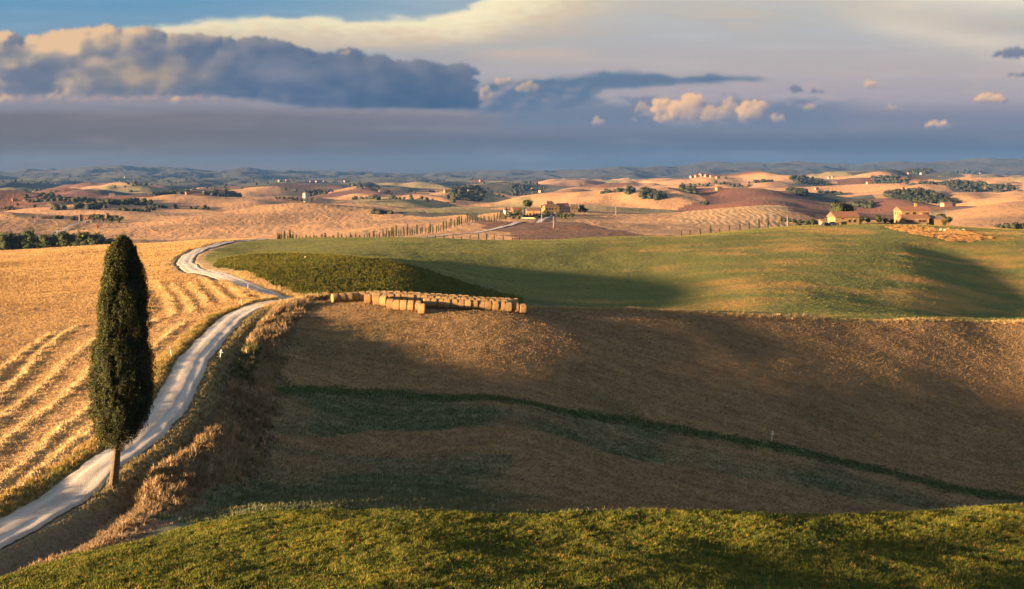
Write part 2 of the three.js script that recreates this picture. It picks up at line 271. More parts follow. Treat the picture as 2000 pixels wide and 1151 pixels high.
// the white road: along the ridge, past the bend, over the brow and on to the cypress avenue
const ROAD = spline([[-35, -30], [-32.6, -50], [-31.4, -66], [-30.5, -78], [-29.9, -87], [-30.9, -101], [-33.9, -118], [-35.6, -132], [-36.2, -144], [-35, -153], [-33.2, -160], [-34, -169], [-39, -179], [-47.5, -194], [-57, -212], [-66, -229], [-72, -246], [-77.5, -262], [-83, -283], [-89, -310], [-95, -345], [-97, -385], [-96, -430], [-102, -480], [-109, -520], [-98, -560], [-60, -620], [-30, -690], [-5, -780], [12, -880], [30, -1000], [42, -1080]], 24);
const road = new Path(ROAD, 14);
const ROAD_HALF = 1.65;
const WINDROWS = [
  [[-20, 795], [0, 775], [49, 732], [78, 693], [117, 659], [151, 639]], [[-20, 838], [0, 819], [63, 775], [97, 741], [136, 702], [170, 676], [200, 655]],
  [[-20, 890], [0, 873], [53, 829], [121, 780], [175, 727], [215, 690], [265, 650], [310, 625]], [[-20, 962], [0, 946], [63, 892], [121, 839], [180, 795], [225, 752], [280, 700], [330, 655], [360, 632]],
  [[-20, 1000], [50, 945], [110, 893], [175, 842], [240, 775], [300, 715]],
  [[-20, 745], [20, 712], [60, 680], [100, 655]], [[336, 558], [352, 574], [366, 594], [374, 612]], [[300, 552], [316, 570], [330, 592], [338, 618]], [[371, 556], [387, 576], [409, 600]], [[400, 548], [418, 566], [444, 590]], [[262, 560], [280, 585], [290, 612]], [[430, 545], [455, 566], [478, 582]],
].map((w) => new Path(spline(w.map(([x, y]) => ray(x, y)), 6), 2.6));

function height(X, d) {
  let h = smoothHeight(X, d);
  const Z = -d;
  if (d < 1100) {
    const r = road.near(X, Z);
    if (r) {
      const a = Math.abs(r.off), right = r.off > 0, fade = sm(330, 200, d);
      h -= sm(2.5, 1.4, a) * (0.1 + 0.0016 * d);                                      // the bed that the gravel lies in
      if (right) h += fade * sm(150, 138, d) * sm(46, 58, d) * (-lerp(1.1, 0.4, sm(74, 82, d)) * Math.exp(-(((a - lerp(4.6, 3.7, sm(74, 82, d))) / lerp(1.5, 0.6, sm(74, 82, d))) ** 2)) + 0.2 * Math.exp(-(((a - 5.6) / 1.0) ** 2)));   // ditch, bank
      else h += fade * 0.12 * Math.exp(-(((a - 2.9) / 0.8) ** 2));
    }
    if (d < 260 && X < -18) for (const w of WINDROWS) {
      const q = w.near(X, Z);
      if (q) h += 0.25 * Math.exp(-(((q.off + 0.3 * n2(X / 4, Z / 4)) / 0.55) ** 2)) * (0.7 + 0.6 * n2(X * 0.5, Z * 0.5)) + 0.12 * Math.abs(n2b(X * 2.2, Z * 2.2)) * Math.exp(-((q.off / 1.0) ** 2));
    }
  }
  return h;
}

// field boundaries, as outlines on the ground
const BALE_EDGE = spline([[430, 590], [480, 606]].map(([x, y]) => ray(x, y, 100)).concat([[560, 152], [640, 157], [750, 158], [1000, 158], [1250, 166], [1500, 172], [1750, 181], [2000, 191], [2600, 194], [4000, 200]].map(([x, d]) => xy(x, d))), 8);   // the pale verge behind the bales
const FRONT_EDGE = spline([[-600, 44], [-200, 50], [0, 57], [110, 60.5], [250, 64], [400, 69], [500, 71], [750, 71.5], [1000, 69], [1250, 70], [1500, 69.5], [1750, 71.5], [2000, 75.5], [2600, 80], [5000, 90]].map(([x, d]) => xy(x, d)), 8);
const GREEN_EDGE = ROAD.filter((p) => p[1] < -163 && p[1] > -440).concat(spline([[560, 450], [700, 452], [1000, 440], [1250, 450], [1500, 500], [1600, 520], [2000, 540], [5000, 600]].map(([x, d]) => xy(x, d)), 6));
const SUNFLOWERS = [[590, 164], [500, 181], [440, 201], [412, 224], [425, 247], [500, 252], [600, 254], [700, 244], [800, 236], [900, 228], [1050, 222], [1250, 212], [1500, 205], [1600, 200], [1600, 176], [1500, 174], [1250, 167.5], [1000, 160], [750, 160], [650, 160]].map(([x, d]) => xy(x, d));
function edgeAt(edge) { const t = edge.slice().sort((a, b) => a[0] - b[0]); return (X) => { let lo = 0, hi = t.length - 1; if (X <= t[0][0]) return -t[0][1]; if (X >= t[hi][0]) return -t[hi][1]; while (hi - lo > 1) { const k = (lo + hi) >> 1; if (t[k][0] > X) hi = k; else lo = k; } return -lerp(t[lo][1], t[hi][1], (X - t[lo][0]) / (t[hi][0] - t[lo][0])); }; }
const frontD = edgeAt(FRONT_EDGE), baleD = edgeAt(BALE_EDGE), greenPoly = [...GREEN_EDGE, xy(5000, 205), ...BALE_EDGE.slice().reverse().filter((p) => p[0] > -30)];
const DITCH_STRIP = new Path(spline([[525, 762], [620, 762], [750, 768], [900, 778], [1080, 798], [1250, 826], [1400, 852], [1550, 880], [1700, 915], [1850, 952], [2000, 978], [2060, 990]].map(([x, y]) => ray(x, y, 74)), 8), 12);
const CLASSES = ['stubble_field', 'grass_verge', 'grass_field', 'hay_field', 'sunflower_ground', 'green_hill', 'hills', 'mountains'];
function classAt(X, Z) {
  const d = -Z;
  if (d > 7300) return 7;
  if (d < 1100) {
    const r = road.near(X, Z);
    if (r) {
      const a = Math.abs(r.off);
      if (r.off > 0 && d < 152 && d > 45 && a < 9.2 + 1.1 * n2(X / 4, Z / 4) && (d > frontD(X) - 1.5 || a < 6.5)) return 1;
      if (r.off <= 0 && a < 3.7 + 0.5 * n2(X / 3, Z / 3) && d < 330) return 1;
      if (r.off > 0 && a < 4.4 + 0.8 * n2(X / 4, Z / 4) && d < 430 && d >= 152) return 1;
    }
  }
  if (d < 620 && inside(greenPoly, X, Z)) return inside(SUNFLOWERS, X, Z) ? 4 : 5;
  const r = d < 640 ? roadX(d) : 0;
  if (d < 175 && X > r) { const f = frontD(X) + 0.5 * n2(X / 5, Z / 5); return d < f ? 2 : d < baleD(X) + 0.2 * n2(X / 2, 1) - 1.6 ? 3 : 1; }
  if (X > r && d < 205) return d < baleD(X) - 1.6 ? 3 : 1;
  if (d < 455 + 40 * sm(-100, -200, X)) return X < r + 4 ? 0 : 5;
  return 6;
}
const roadX = (() => { const t = ROAD.slice().sort((a, b) => b[1] - a[1]); return (d) => { for (let i = 0; i < t.length - 1; i++) if (-t[i + 1][1] >= d) return lerp(t[i][0], t[i + 1][0], clamp((d + t[i][1]) / (t[i][1] - t[i + 1][1]))); return t[t.length - 1][0]; }; })();

// ------------------------------------------------------------------ textures: grain and fine relief only
function tileNoise(size, period, seed, stretch = 1) {          // periodic value noise, several octaves
  const out = new Float32Array(size * size), r = rng(seed);
  for (let o = 0, px = period, py = Math.max(1, Math.round(period / stretch)), a = 1; o < 5 && px <= size / 2; o++, px *= 2, py *= 2, a *= 0.62) {
    const g = new Float32Array(px * py); for (let i = 0; i < g.length; i++) g[i] = r();
    for (let y = 0; y < size; y++) for (let x = 0; x < size; x++) {
      const fx = x / size * px, fy = y / size * py, ix = Math.floor(fx), iy = Math.floor(fy), tx = fx - ix, ty = fy - iy, ux = tx * tx * (3 - 2 * tx), uy = ty * ty * (3 - 2 * ty), x1 = (ix + 1) % px, y1 = (iy + 1) % py;
      out[y * size + x] += a * lerp(lerp(g[iy * px + ix], g[iy * px + x1], ux), lerp(g[y1 * px + ix], g[y1 * px + x1], ux), uy);
    }
  }
  let lo = 1e9, hi = -1e9; for (const v of out) { lo = Math.min(lo, v); hi = Math.max(hi, v); }
  return out.map((v) => (v - lo) / (hi - lo));
}
function grey(field, size, f, metres) {
  const a = new Uint8Array(size * size * 4);
  for (let i = 0; i < size * size; i++) { const v = f(field[i]); for (let j = 0; j < 3; j++) a[i * 4 + j] = clamp(Array.isArray(v) ? v[j] : v) * 255; a[i * 4 + 3] = 255; }
  const t = new THREE.DataTexture(a, size, size); t.wrapS = t.wrapT = THREE.RepeatWrapping; t.magFilter = THREE.LinearFilter; t.minFilter = THREE.LinearMipmapLinearFilter; t.repeat.set(1 / metres, 1 / metres); t.needsUpdate = true; return t;
}
const clods = tileNoise(512, 16, 1), straws = tileNoise(512, 10, 2, 0.22), tufts = tileNoise(512, 24, 3), pebbles = tileNoise(512, 48, 4);
const fieldMat = (field, metres, bump, lo = 0.55, hi = 1) => new THREE.MeshStandardMaterial({ vertexColors: true, roughness: 1, metalness: 0, side: THREE.DoubleSide, map: grey(field, 512, (v) => lo + (hi - lo) * v, metres), bumpMap: grey(field, 512, (v) => v, metres), bumpScale: bump });
const GROUND_MATS = {
  stubble_field: fieldMat(straws, 7, 0.12, 0.5), grass_verge: fieldMat(tufts, 4, 0.1, 0.5), grass_field: fieldMat(tufts, 5, 0.1, 0.4), hay_field: fieldMat(straws, 9, 0.05, 0.5),
  sunflower_ground: fieldMat(tufts, 9, 0.2, 0.45), green_hill: fieldMat(tufts, 14, 0.1, 0.62), hills: fieldMat(clods, 60, 0.8, 0.65), mountains: fieldMat(clods, 500, 6, 0.6),
};

// ------------------------------------------------------------------ what the ground is covered with, as linear base colours at a place
const hash = (i, j, k) => { let h = (i * 374761393 + j * 668265263 + k * 1442695041) | 0; h = Math.imul(h ^ (h >>> 13), 1274126177); return ((h ^ (h >>> 16)) >>> 0) / 4294967296; };
const STRAW = [0.4, 0.255, 0.115], STUBBLE = [0.29, 0.18, 0.08], EARTH = [0.13, 0.085, 0.05];
function farmland(X, Z) {                        // far fields: a patchwork of wheat, ploughland, pasture, woods and painted cloud shade
  const size = 360, wx = X + 140 * fbm(X / 700, Z / 700, 3), wz = (Z + 140 * fbm(X / 700 + 9, Z / 700, 3)) * 0.8, ci = Math.floor(wx / size), cj = Math.floor(wz / size);
  let best = 1e9, key = [0, 0];
  for (let i = ci - 1; i <= ci + 1; i++) for (let j = cj - 1; j <= cj + 1; j++) { const qx = (i + 0.15 + 0.7 * hash(i, j, 1)) * size, qz = (j + 0.15 + 0.7 * hash(i, j, 2)) * size, q = (wx - qx) ** 2 + (wz - qz) ** 2; if (q < best) { best = q; key = [i, j]; } }
  return key;
}
const NAMED_FIELDS = [
  ['dome', [[1312, 915], [1326, 1120], [1360, 1330], [1440, 1400], [1525, 1340], [1552, 1000], [1545, 905]]], //                            // [kind, outline as (column, distance)]
  ['plough', [[930, 1010], [1030, 930], [1090, 850], [1150, 820], [1330, 640], [1250, 600], [1030, 590], [985, 690], [930, 820], [905, 930]]],
  ['wheat', [[1150, 1000], [1250, 1150], [1560, 1120], [1700, 900], [1600, 640], [1340, 640], [1160, 830]]],
  ['plough', [[690, 1560], [760, 1800], [860, 1900], [940, 1800], [900, 1500], [780, 1450]]],
  ['plough', [[1240, 2450], [1420, 2700], [1520, 2600], [1480, 2100], [1330, 2050]]],
  ['pasture', [[1150, 1180], [1200, 1400], [1330, 1420], [1325, 1200], [1240, 1120]]],
  ['wheat', [[1330, 1210], [1360, 1420], [1520, 1420], [1545, 1140], [1420, 1120]]],
  ['plough', [[1500, 1230], [1520, 1700], [1760, 1700], [1780, 900], [1560, 880]]],
  ['wheat', [[-700, 520], [-300, 1150], [200, 1180], [420, 1160], [560, 1450], [760, 1250], [920, 1090], [985, 700], [880, 560], [420, 480]]],
  ['wheat', [[1820, 800], [1830, 1500], [2200, 1500], [2300, 800]]],
  ['wheat', [[-700, 1160], [-700, 1700], [190, 1750], [240, 1300]]],
].map(([k, o]) => [k, o.map(([x, d]) => xy(x, d))]);
function hillsColour(X, Z, d) {
  let kind = null;
  if (d < 2900) for (const [k, o] of NAMED_FIELDS) if (inside(o, X + 8 * n2(X / 60, Z / 60), Z + 8 * n2b(X / 60, Z / 60))) { kind = k; break; }
  const v = n2(X / 90, Z / 140), u = n2b(X / 24, Z / 60);
  let c;
  if (!kind) {
    const [i, j] = farmland(X, Z), h = hash(i, j, 3), px = 1000 + F * X / d;
    const woodAndShade = 0.1 + 0.7 * sm(3000, 4400, d) * sm(1200, 800, px) + 0.1 * sm(1400, 1700, px) * sm(1800, 2600, d) + 0.25 * sm(5000, 7000, d);  // on the left plain the extra dark ground stands in for cloud shadow
    kind = h < woodAndShade ? 'wood' : h < woodAndShade + 0.17 ? 'plough' : h < woodAndShade + 0.27 ? 'pasture' : 'wheat';
    c = hash(i, j, 4);
  } else c = 0.6;
  if (kind === 'dome') return mix3([0.6, 0.37, 0.17], [0.48, 0.3, 0.14], clamp(0.5 + 0.5 * u));
  if (kind === 'wheat') return mix3([0.52, 0.29, 0.125], [0.34, 0.195, 0.1], clamp(0.4 + 0.4 * v + 0.25 * u + 0.9 * (c - 0.5)));
  if (kind === 'plough') return mix3([0.16, 0.055, 0.028], [0.1, 0.04, 0.026], clamp(0.5 + 0.5 * v + 0.2 * u));
  if (kind === 'pasture') return mix3([0.17, 0.155, 0.055], [0.32, 0.24, 0.11], clamp(0.35 + 0.5 * v + 0.2 * u));
  return mix3([0.022, 0.032, 0.022], [0.038, 0.045, 0.028], clamp(0.5 + 0.6 * u));  // wood; this dark colour also paints the cloud shadow on the left plain
}
function stripes(X, Z) {                         // cut rows left in the far stubble: [phase, strength]
  const d = -Z, px = 1000 + F * X / d;
  if (d < 640 || d > 1800) return [0, 0];
  if (px > 1300 && px < 1580) return [(X + 0.16 * Z + 14 * Math.sin(Z / 130) + 5 * n2(X / 60, Z / 140)) / 6.2, sm(1312, 1335, px) * sm(1556, 1535, px) * sm(900, 930, d) * sm(1450, 1390, d)];
  if (px > 1800) return [(X * 0.55 + Z * 0.75 + 30 * Math.sin(X / 130)) / 14, 0.7 * sm(1815, 1850, px) * sm(860, 930, d)];
  if (px < 760 && px > 260) return [(X * 0.75 - Z * 0.22 + 40 * Math.sin(Z / 210 + X / 300)) / 7, 0.6 * sm(270, 330, px) * sm(760, 700, px) * sm(900, 1000, d)];
  return [0, 0];
}
function coverAt(k, X, Z) {
  const d = -Z, a = n2(X / 9, Z / 11), b = n2b(X / 3, Z / 4), g = n2(X / 31 + 4, Z / 37);
  if (k === 0) {
    let c = mix3(STUBBLE, STRAW, clamp(0.45 + 0.3 * a + 0.25 * b + 0.3 * g));
    c = mix3(c, [0.25, 0.15, 0.075], 0.6 * clamp(n2b(X / 17, Z / 22) - 0.15));
    for (const w of WINDROWS) { const q = d < 260 ? w.near(X, Z) : null; if (q) c = mix3(c, [0.58, 0.42, 0.2], Math.exp(-((q.off / 0.8) ** 2)) * clamp(0.85 + 0.4 * b)); }
    return c;
  }
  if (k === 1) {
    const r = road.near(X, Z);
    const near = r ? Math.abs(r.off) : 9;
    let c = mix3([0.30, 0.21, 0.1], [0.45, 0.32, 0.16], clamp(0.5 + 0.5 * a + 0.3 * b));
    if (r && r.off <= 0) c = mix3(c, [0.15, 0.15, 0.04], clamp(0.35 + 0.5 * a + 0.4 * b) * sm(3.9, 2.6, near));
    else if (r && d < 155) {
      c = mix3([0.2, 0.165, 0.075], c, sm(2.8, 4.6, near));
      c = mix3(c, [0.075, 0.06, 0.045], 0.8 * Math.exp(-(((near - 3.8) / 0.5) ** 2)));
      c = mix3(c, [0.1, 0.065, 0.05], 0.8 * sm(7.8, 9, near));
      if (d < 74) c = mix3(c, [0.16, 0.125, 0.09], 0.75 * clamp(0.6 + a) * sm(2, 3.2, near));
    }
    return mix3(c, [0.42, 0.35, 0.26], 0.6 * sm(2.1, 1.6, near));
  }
  if (k === 2) return mix3(mix3([0.03, 0.042, 0.01], [0.06, 0.062, 0.016], clamp(0.4 + 0.5 * a)), [0.16, 0.1, 0.05], 0.5 * clamp(b - 0.3));
  if (k === 3) {
    const q = DITCH_STRIP.near(X, Z);
    const px = 1000 + F * X / d, streak = fbm(X / 26 + Z / 60, Z / 3.2 - X / 30, 4) + 0.3 * Math.sin((d + 0.16 * X + 1.5 * n2(X / 30, Z / 30)) * 3.6) * clamp(0.6 + n2b(X / 12, Z / 12)), f = frontD(X);
    const side = q ? q.off : (X < 0 ? (d > 100 ? -12 : 12) : -12);
    let brown = mix3([0.2, 0.125, 0.056], [0.31, 0.2, 0.092], clamp(0.4 + 0.6 * streak + 0.2 * b));
    let c = brown;
    if (side > 0 || d < 88) c = mix3(c, mix3([0.085, 0.115, 0.052], [0.2, 0.185, 0.1], clamp(0.35 + 0.7 * streak)), clamp(0.8 + 0.35 * sm(950, 600, px) + 0.9 * g - 0.35 * a + 0.5 * sm(16, 4, d - f) - 0.4 * sm(700, 1000, px) * sm(4, 14, d - f)));
    else c = mix3(c, mix3([0.075, 0.08, 0.025], [0.17, 0.13, 0.05], clamp(0.4 + streak)), 0.5 * sm(-0.2, 1.1, g + 0.4 * a + 0.9 * sm(118, 140, d) * sm(1500, 800, px) - 0.4));
    if (q) c = mix3(c, mix3([0.035, 0.08, 0.02], [0.06, 0.12, 0.03], clamp(0.5 + b)), 0.85 * sm(1.7 + 0.6 * a + 0.9 * sm(20, 60, X), 0.3, Math.abs(q.off)) * sm(500, 560, px + 20 * b));
    c = mix3(c, [0.065, 0.1, 0.038], 0.55 * sm(3.5, 0.5, d - f + a) );
    return c;
  }
  if (k === 4) return mix3([0.05, 0.075, 0.006], [0.11, 0.11, 0.009], clamp(0.4 + 0.4 * b + 0.3 * a));
  if (k === 5) {
    const s = fbm(X / 34, Z / 15 + X / 60, 2), p = fbm(X / 60 + 7, Z / 45, 3), px = 1000 + F * X / d;
    let c = mix3([0.08, 0.108, 0.007], [0.15, 0.148, 0.012], clamp(0.45 + 0.4 * s));
    const ochre = sm(0.22, 1.0, 0.6 * p + 0.4 * s + 0.42 * sm(950, 1650, px));
    c = mix3(c, [0.36, 0.2, 0.04], 0.8 * ochre);
    const creek = CREEK.near(X, Z);
    if (creek) c = mix3(c, [0.04, 0.05, 0.02], 0.6 * sm(0.6 + 0.3 * b, 0.1, Math.abs(creek.off + 0.7 * a)));
    if (PIT(X, Z) > 0.3) c = mix3(c, mix3([0.16, 0.11, 0.075], [0.3, 0.18, 0.08], clamp(0.5 + a)), sm(0.3, 0.75, PIT(X, Z)));
    const yard = sm(1.25, 0.9, Math.hypot((X - 172) / 75, (d - 506) / 24));
    return mix3(c, [0.28, 0.19, 0.09], 0.8 * yard);
  }
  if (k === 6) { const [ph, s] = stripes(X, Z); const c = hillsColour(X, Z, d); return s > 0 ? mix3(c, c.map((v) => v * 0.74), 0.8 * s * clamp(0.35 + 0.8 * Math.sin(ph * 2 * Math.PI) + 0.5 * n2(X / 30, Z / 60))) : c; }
  return mix3([0.006, 0.011, 0.015], [0.014, 0.02, 0.021], clamp(0.5 + n2(X / 500, Z / 900)));
}
const CREEK = new Path(spline([[1222, 552], [1228, 540], [1245, 528], [1262, 514], [1270, 500], [1262, 488]].map(([x, y]) => ray(x, y, 205)), 8), 3);
const PIT = (X, Z) => { const u = (X - 164) / 15, v = (-Z - 428) / 30; return 1 - u * u - v * v + (u * u + v * v < 4 ? 0.75 * fbm(X / 9, Z / 13, 3) : 0); };

// ------------------------------------------------------------------ the ground: one sheet, finer near the viewpoint, cut along the field boundaries into its fields
const fields = [];
{
  const cols = [], rows = [];
  for (let x = -60; x <= 2060; x += 3) cols.push(x);
  for (let w = 4, x = 2060; x < 5600; w *= 1.09) cols.push(x += w);
  const left = []; for (let w = 4, x = -60; x > -3400; w *= 1.09) left.push(x -= w);
  cols.unshift(...left.reverse());
  for (const [a, b, n] of [[3, 20, 14], [20, 44, 44], [44, 76, 124], [76, 120, 110], [120, 165, 90], [165, 260, 90], [260, 460, 84], [460, 1300, 120], [1300, 6000, 140], [6000, 12000, 76]]) for (let i = 0; i < n; i++) rows.push(a * (b / a) ** (i / n));
  rows.push(12000);
  const NC = cols.length, NR = rows.length, P = new Float32Array(NC * NR * 3);
  for (let r = 0; r < NR; r++) for (let c = 0; c < NC; c++) {
    const d = rows[r], X = (cols[c] - 1000) / F * d, o = (r * NC + c) * 3;
    let h = height(X, d);
    if (d > 640 && d < 1800) { const [ph, s] = stripes(X, -d); if (s) h += s * 0.12 * Math.sin(ph * 2 * Math.PI); }
    if (d > 390 && d < 470) h -= 1.1 * sm(0, 0.5, PIT(X, -d));
    P[o] = X; P[o + 1] = h; P[o + 2] = -d;
  }
  const tris = CLASSES.map(() => []);
  for (let r = 0; r < NR - 1; r++) for (let c = 0; c < NC - 1; c++) {
    const i = r * NC + c, d = (rows[r] + rows[r + 1]) / 2, X = ((cols[c] + cols[c + 1]) / 2 - 1000) / F * d;
    tris[classAt(X, -d)].push(i, i + 1, i + NC, i + 1, i + NC + 1, i + NC);
  }
  const whole = new THREE.BufferGeometry(), all = [];
  for (let r = 0; r < NR - 1; r++) for (let c = 0; c < NC - 1; c++) { const i = r * NC + c; all.push(i, i + 1, i + NC, i + 1, i + NC + 1, i + NC); }
  whole.setAttribute('position', new THREE.BufferAttribute(P, 3)); whole.setIndex(all); whole.computeVertexNormals();
  const N = whole.attributes.normal.array;
  tris.forEach((list, k) => {
    const map = new Map(), pos = [], nor = [], col = [], uv = [], idx = new Uint32Array(list.length);
    list.forEach((i, n) => {
      let j = map.get(i);
      if (j === undefined) {
        j = map.size; map.set(i, j);
        const X = P[i * 3], Z = P[i * 3 + 2];
        pos.push(X, P[i * 3 + 1], Z); nor.push(N[i * 3], N[i * 3 + 1], N[i * 3 + 2]); col.push(...coverAt(k, X, Z)); uv.push(X + 2.5 * n2(X / 40, Z / 40), -Z * 0.8 + 2.5 * n2b(X / 40, Z / 40));
      }
      idx[n] = j;
    });
    const g = new THREE.BufferGeometry();
    g.setAttribute('position', new THREE.Float32BufferAttribute(pos, 3)); g.setAttribute('normal', new THREE.Float32BufferAttribute(nor, 3)); g.setAttribute('color', new THREE.Float32BufferAttribute(col, 3)); g.setAttribute('uv', new THREE.Float32BufferAttribute(uv, 2)); g.setIndex(new THREE.BufferAttribute(idx, 1));
    const m = new THREE.Mesh(g, GROUND_MATS[CLASSES[k]]); m.name = CLASSES[k]; m.castShadow = m.receiveShadow = true;
    m.userData = { label: ['golden stubble field with straw windrows left of the white road', 'dry grassy verge and bank along the white road', 'green grass slope in the foreground', 'dark brown mown field in the shaded hollow', 'sunflower field floor behind the round bales', 'rolling green hill with ochre patches below the farmhouse', 'far golden wheat hills with ploughed patches', 'blue hazy mountains along the horizon'][k], category: ['field', 'verge', 'grass', 'field', 'field', 'hill', 'hills', 'mountains'][k], kind: 'structure' };
    scene.add(m); fields.push(m);
  });
}
const groundY = (X, Z) => height(X, -Z);

// ------------------------------------------------------------------ the white gravel road
{
  const pos = [], col = [], uv = [], idx = [], K = 17, pts = ROAD;
  let along = 0;
  pts.forEach(([x, z], i) => {
    const [x0, z0] = pts[Math.max(0, i - 1)], [x1, z1] = pts[Math.min(pts.length - 1, i + 1)], l = Math.hypot(x1 - x0, z1 - z0), tx = (x1 - x0) / l, tz = (z1 - z0) / l;
    if (i) along += Math.hypot(x - x0, z - z0);
    for (let k = 0; k < K; k++) {
      const t = (k / (K - 1)) * 2 - 1, half = (ROAD_HALF + 0.3 * sm(170, 230, -z) + 0.2 * n2(along / 7, k < K / 2 ? 1 : 9) + 0.1 * n2b(along / 1.7, k < K / 2 ? 1 : 9)) * (-z > 500 ? 1.3 : 1), X = x - tz * t * half, Z = z + tx * t * half;
      const rut = Math.exp(-(((Math.abs(t) - 0.45) / 0.17) ** 2));
      pos.push(X, lerp(smoothHeight(x, -z), smoothHeight(X, -Z), 0.75) + 0.05 * (1 - t * t) - 0.04 * rut - 0.02 + 0.0006 * Math.max(0, -z - 120) - (Math.abs(t) > 0.99 ? 0.09 : 0), Z);
      const v = clamp(0.5 + 0.35 * n2(along / 5, t * 3) + 0.3 * n2b(along / 1.3, t * 5));
      col.push(...mix3(mix3(mix3([0.38, 0.35, 0.325], [0.54, 0.51, 0.485], v), [0.66, 0.63, 0.6], 0.85 * rut), [0.3, 0.25, 0.17], 0.5 * sm(0.86, 1, Math.abs(t)))); uv.push(t * half, along);
      if (i && k) { const a = i * K + k; idx.push(a - K - 1, a - K, a - 1, a - K, a, a - 1); }
    }
  });
  const g = new THREE.BufferGeometry();
  g.setAttribute('position', new THREE.Float32BufferAttribute(pos, 3)); g.setAttribute('color', new THREE.Float32BufferAttribute(col, 3)); g.setAttribute('uv', new THREE.Float32BufferAttribute(uv, 2)); g.setIndex(idx); g.computeVertexNormals();
  if (g.attributes.normal.array[1] < 0) { const ix = g.index.array; for (let i = 0; i < ix.length; i += 3) { const t = ix[i]; ix[i] = ix[i + 1]; ix[i + 1] = t; } g.computeVertexNormals(); }
  const m = new THREE.Mesh(g, fieldMat(pebbles, 2.4, 0.05, 0.72)); m.name = 'gravel_road'; m.receiveShadow = true;
  m.userData = { label: 'white gravel road winding past the tall cypress towards the avenue', category: 'road', kind: 'structure' };
  scene.add(m);
}

// ------------------------------------------------------------------ names, labels, small helpers
const taken = new Map();
function numbered(name) { const n = taken.get(name) ?? 0; taken.set(name, n + 1); return n ? `${name}_${String(n).padStart(3, '0')}` : name; }
function tag(o, label, category, group, kind) { o.userData = { label, category }; if (group) o.userData.group = group; if (kind) o.userData.kind = kind; return o; }
function part(name, geometry, material, parent) { const m = new THREE.Mesh(geometry, material); m.name = name; m.castShadow = m.receiveShadow = true; parent.add(m); return m; }
function thing(name, X, Z, turn, label, category, group, sink = 0) { const o = new THREE.Group(); o.name = numbered(name); o.position.set(X, groundY(X, Z) - sink, Z); o.rotation.y = turn; tag(o, label, category, group); scene.add(o); return o; }
function copy(src, X, Z, turn, scale, label, sink = 0, group) { const o = src.clone(); o.name = numbered(src.name.replace(/_\d{3}$/, '')); o.position.set(X, groundY(X, Z) - sink, Z); o.rotation.y = turn; if (scale) o.scale.set(...(Array.isArray(scale) ? scale : [scale, scale, scale])); o.userData = { ...src.userData, label }; if (group) o.userData.group = group; scene.add(o); return o; }
const ONES = ['', 'first', 'second', 'third', 'fourth', 'fifth', 'sixth', 'seventh', 'eighth', 'ninth', 'tenth', 'eleventh', 'twelfth', 'thirteenth', 'fourteenth', 'fifteenth', 'sixteenth', 'seventeenth', 'eighteenth', 'nineteenth'];
const TENS = ['', '', 'twent', 'thirt', 'fort', 'fift', 'sixt', 'sevent', 'eight', 'ninet'];
const ordinal = (n) => n < 20 ? ONES[n] : n % 10 ? `${TENS[Math.floor(n / 10)]}y-${ONES[n % 10]}` : `${TENS[n / 10]}ieth`;
const mat = (c, o = {}) => new THREE.MeshStandardMaterial({ color: new THREE.Color().setRGB(...c), roughness: 0.95, metalness: 0, ...o });
function soup() {                                 // collects triangles with colours
  const pos = [], nor = [], col = [];
  return {
    tri(a, b, c, n, k) { pos.push(...a, ...b, ...c); for (let i = 0; i < 3; i++) { nor.push(...n); col.push(...k); } },
    build() { const g = new THREE.BufferGeometry(); g.setAttribute('position', new THREE.Float32BufferAttribute(pos, 3)); g.setAttribute('normal', new THREE.Float32BufferAttribute(nor, 3)); if (col.length) g.setAttribute('color', new THREE.Float32BufferAttribute(col, 3)); return g; },
  };
}

// ------------------------------------------------------------------ ground cover that nobody could count
function bladeClump(seed, blades, h, spread, width, lean) {
  const r = rng(seed), pos = [], idx = [];
  for (let i = 0; i < blades; i++) {
    const a = r() * 6.283, q = Math.sqrt(r()) * spread, x = Math.cos(a) * q, z = Math.sin(a) * q, t = r() * 6.283, l = lean * (0.4 + r()), H = h * (0.6 + 0.5 * r()), dx = Math.cos(t) * l * H, dz = Math.sin(t) * l * H, u = r() * 6.283, wx = Math.cos(u) * width, wz = Math.sin(u) * width, o = pos.length / 3;
    pos.push(x - wx, 0, z - wz, x + wx, 0, z + wz, x + dx * 0.35 - wx * 0.8, H * 0.6, z + dz * 0.35 - wz * 0.8, x + dx * 0.35 + wx * 0.8, H * 0.6, z + dz * 0.35 + wz * 0.8, x + dx, H * (1 - 0.3 * l), z + dz);
    idx.push(o, o + 1, o + 2, o + 1, o + 3, o + 2, o + 2, o + 3, o + 4);
  }
  const g = new THREE.BufferGeometry(); g.setAttribute('position', new THREE.Float32BufferAttribute(pos, 3)); g.setIndex(idx); g.computeVertexNormals(); return g;
}
const leafMat = mat([1, 1, 1], { side: THREE.DoubleSide });
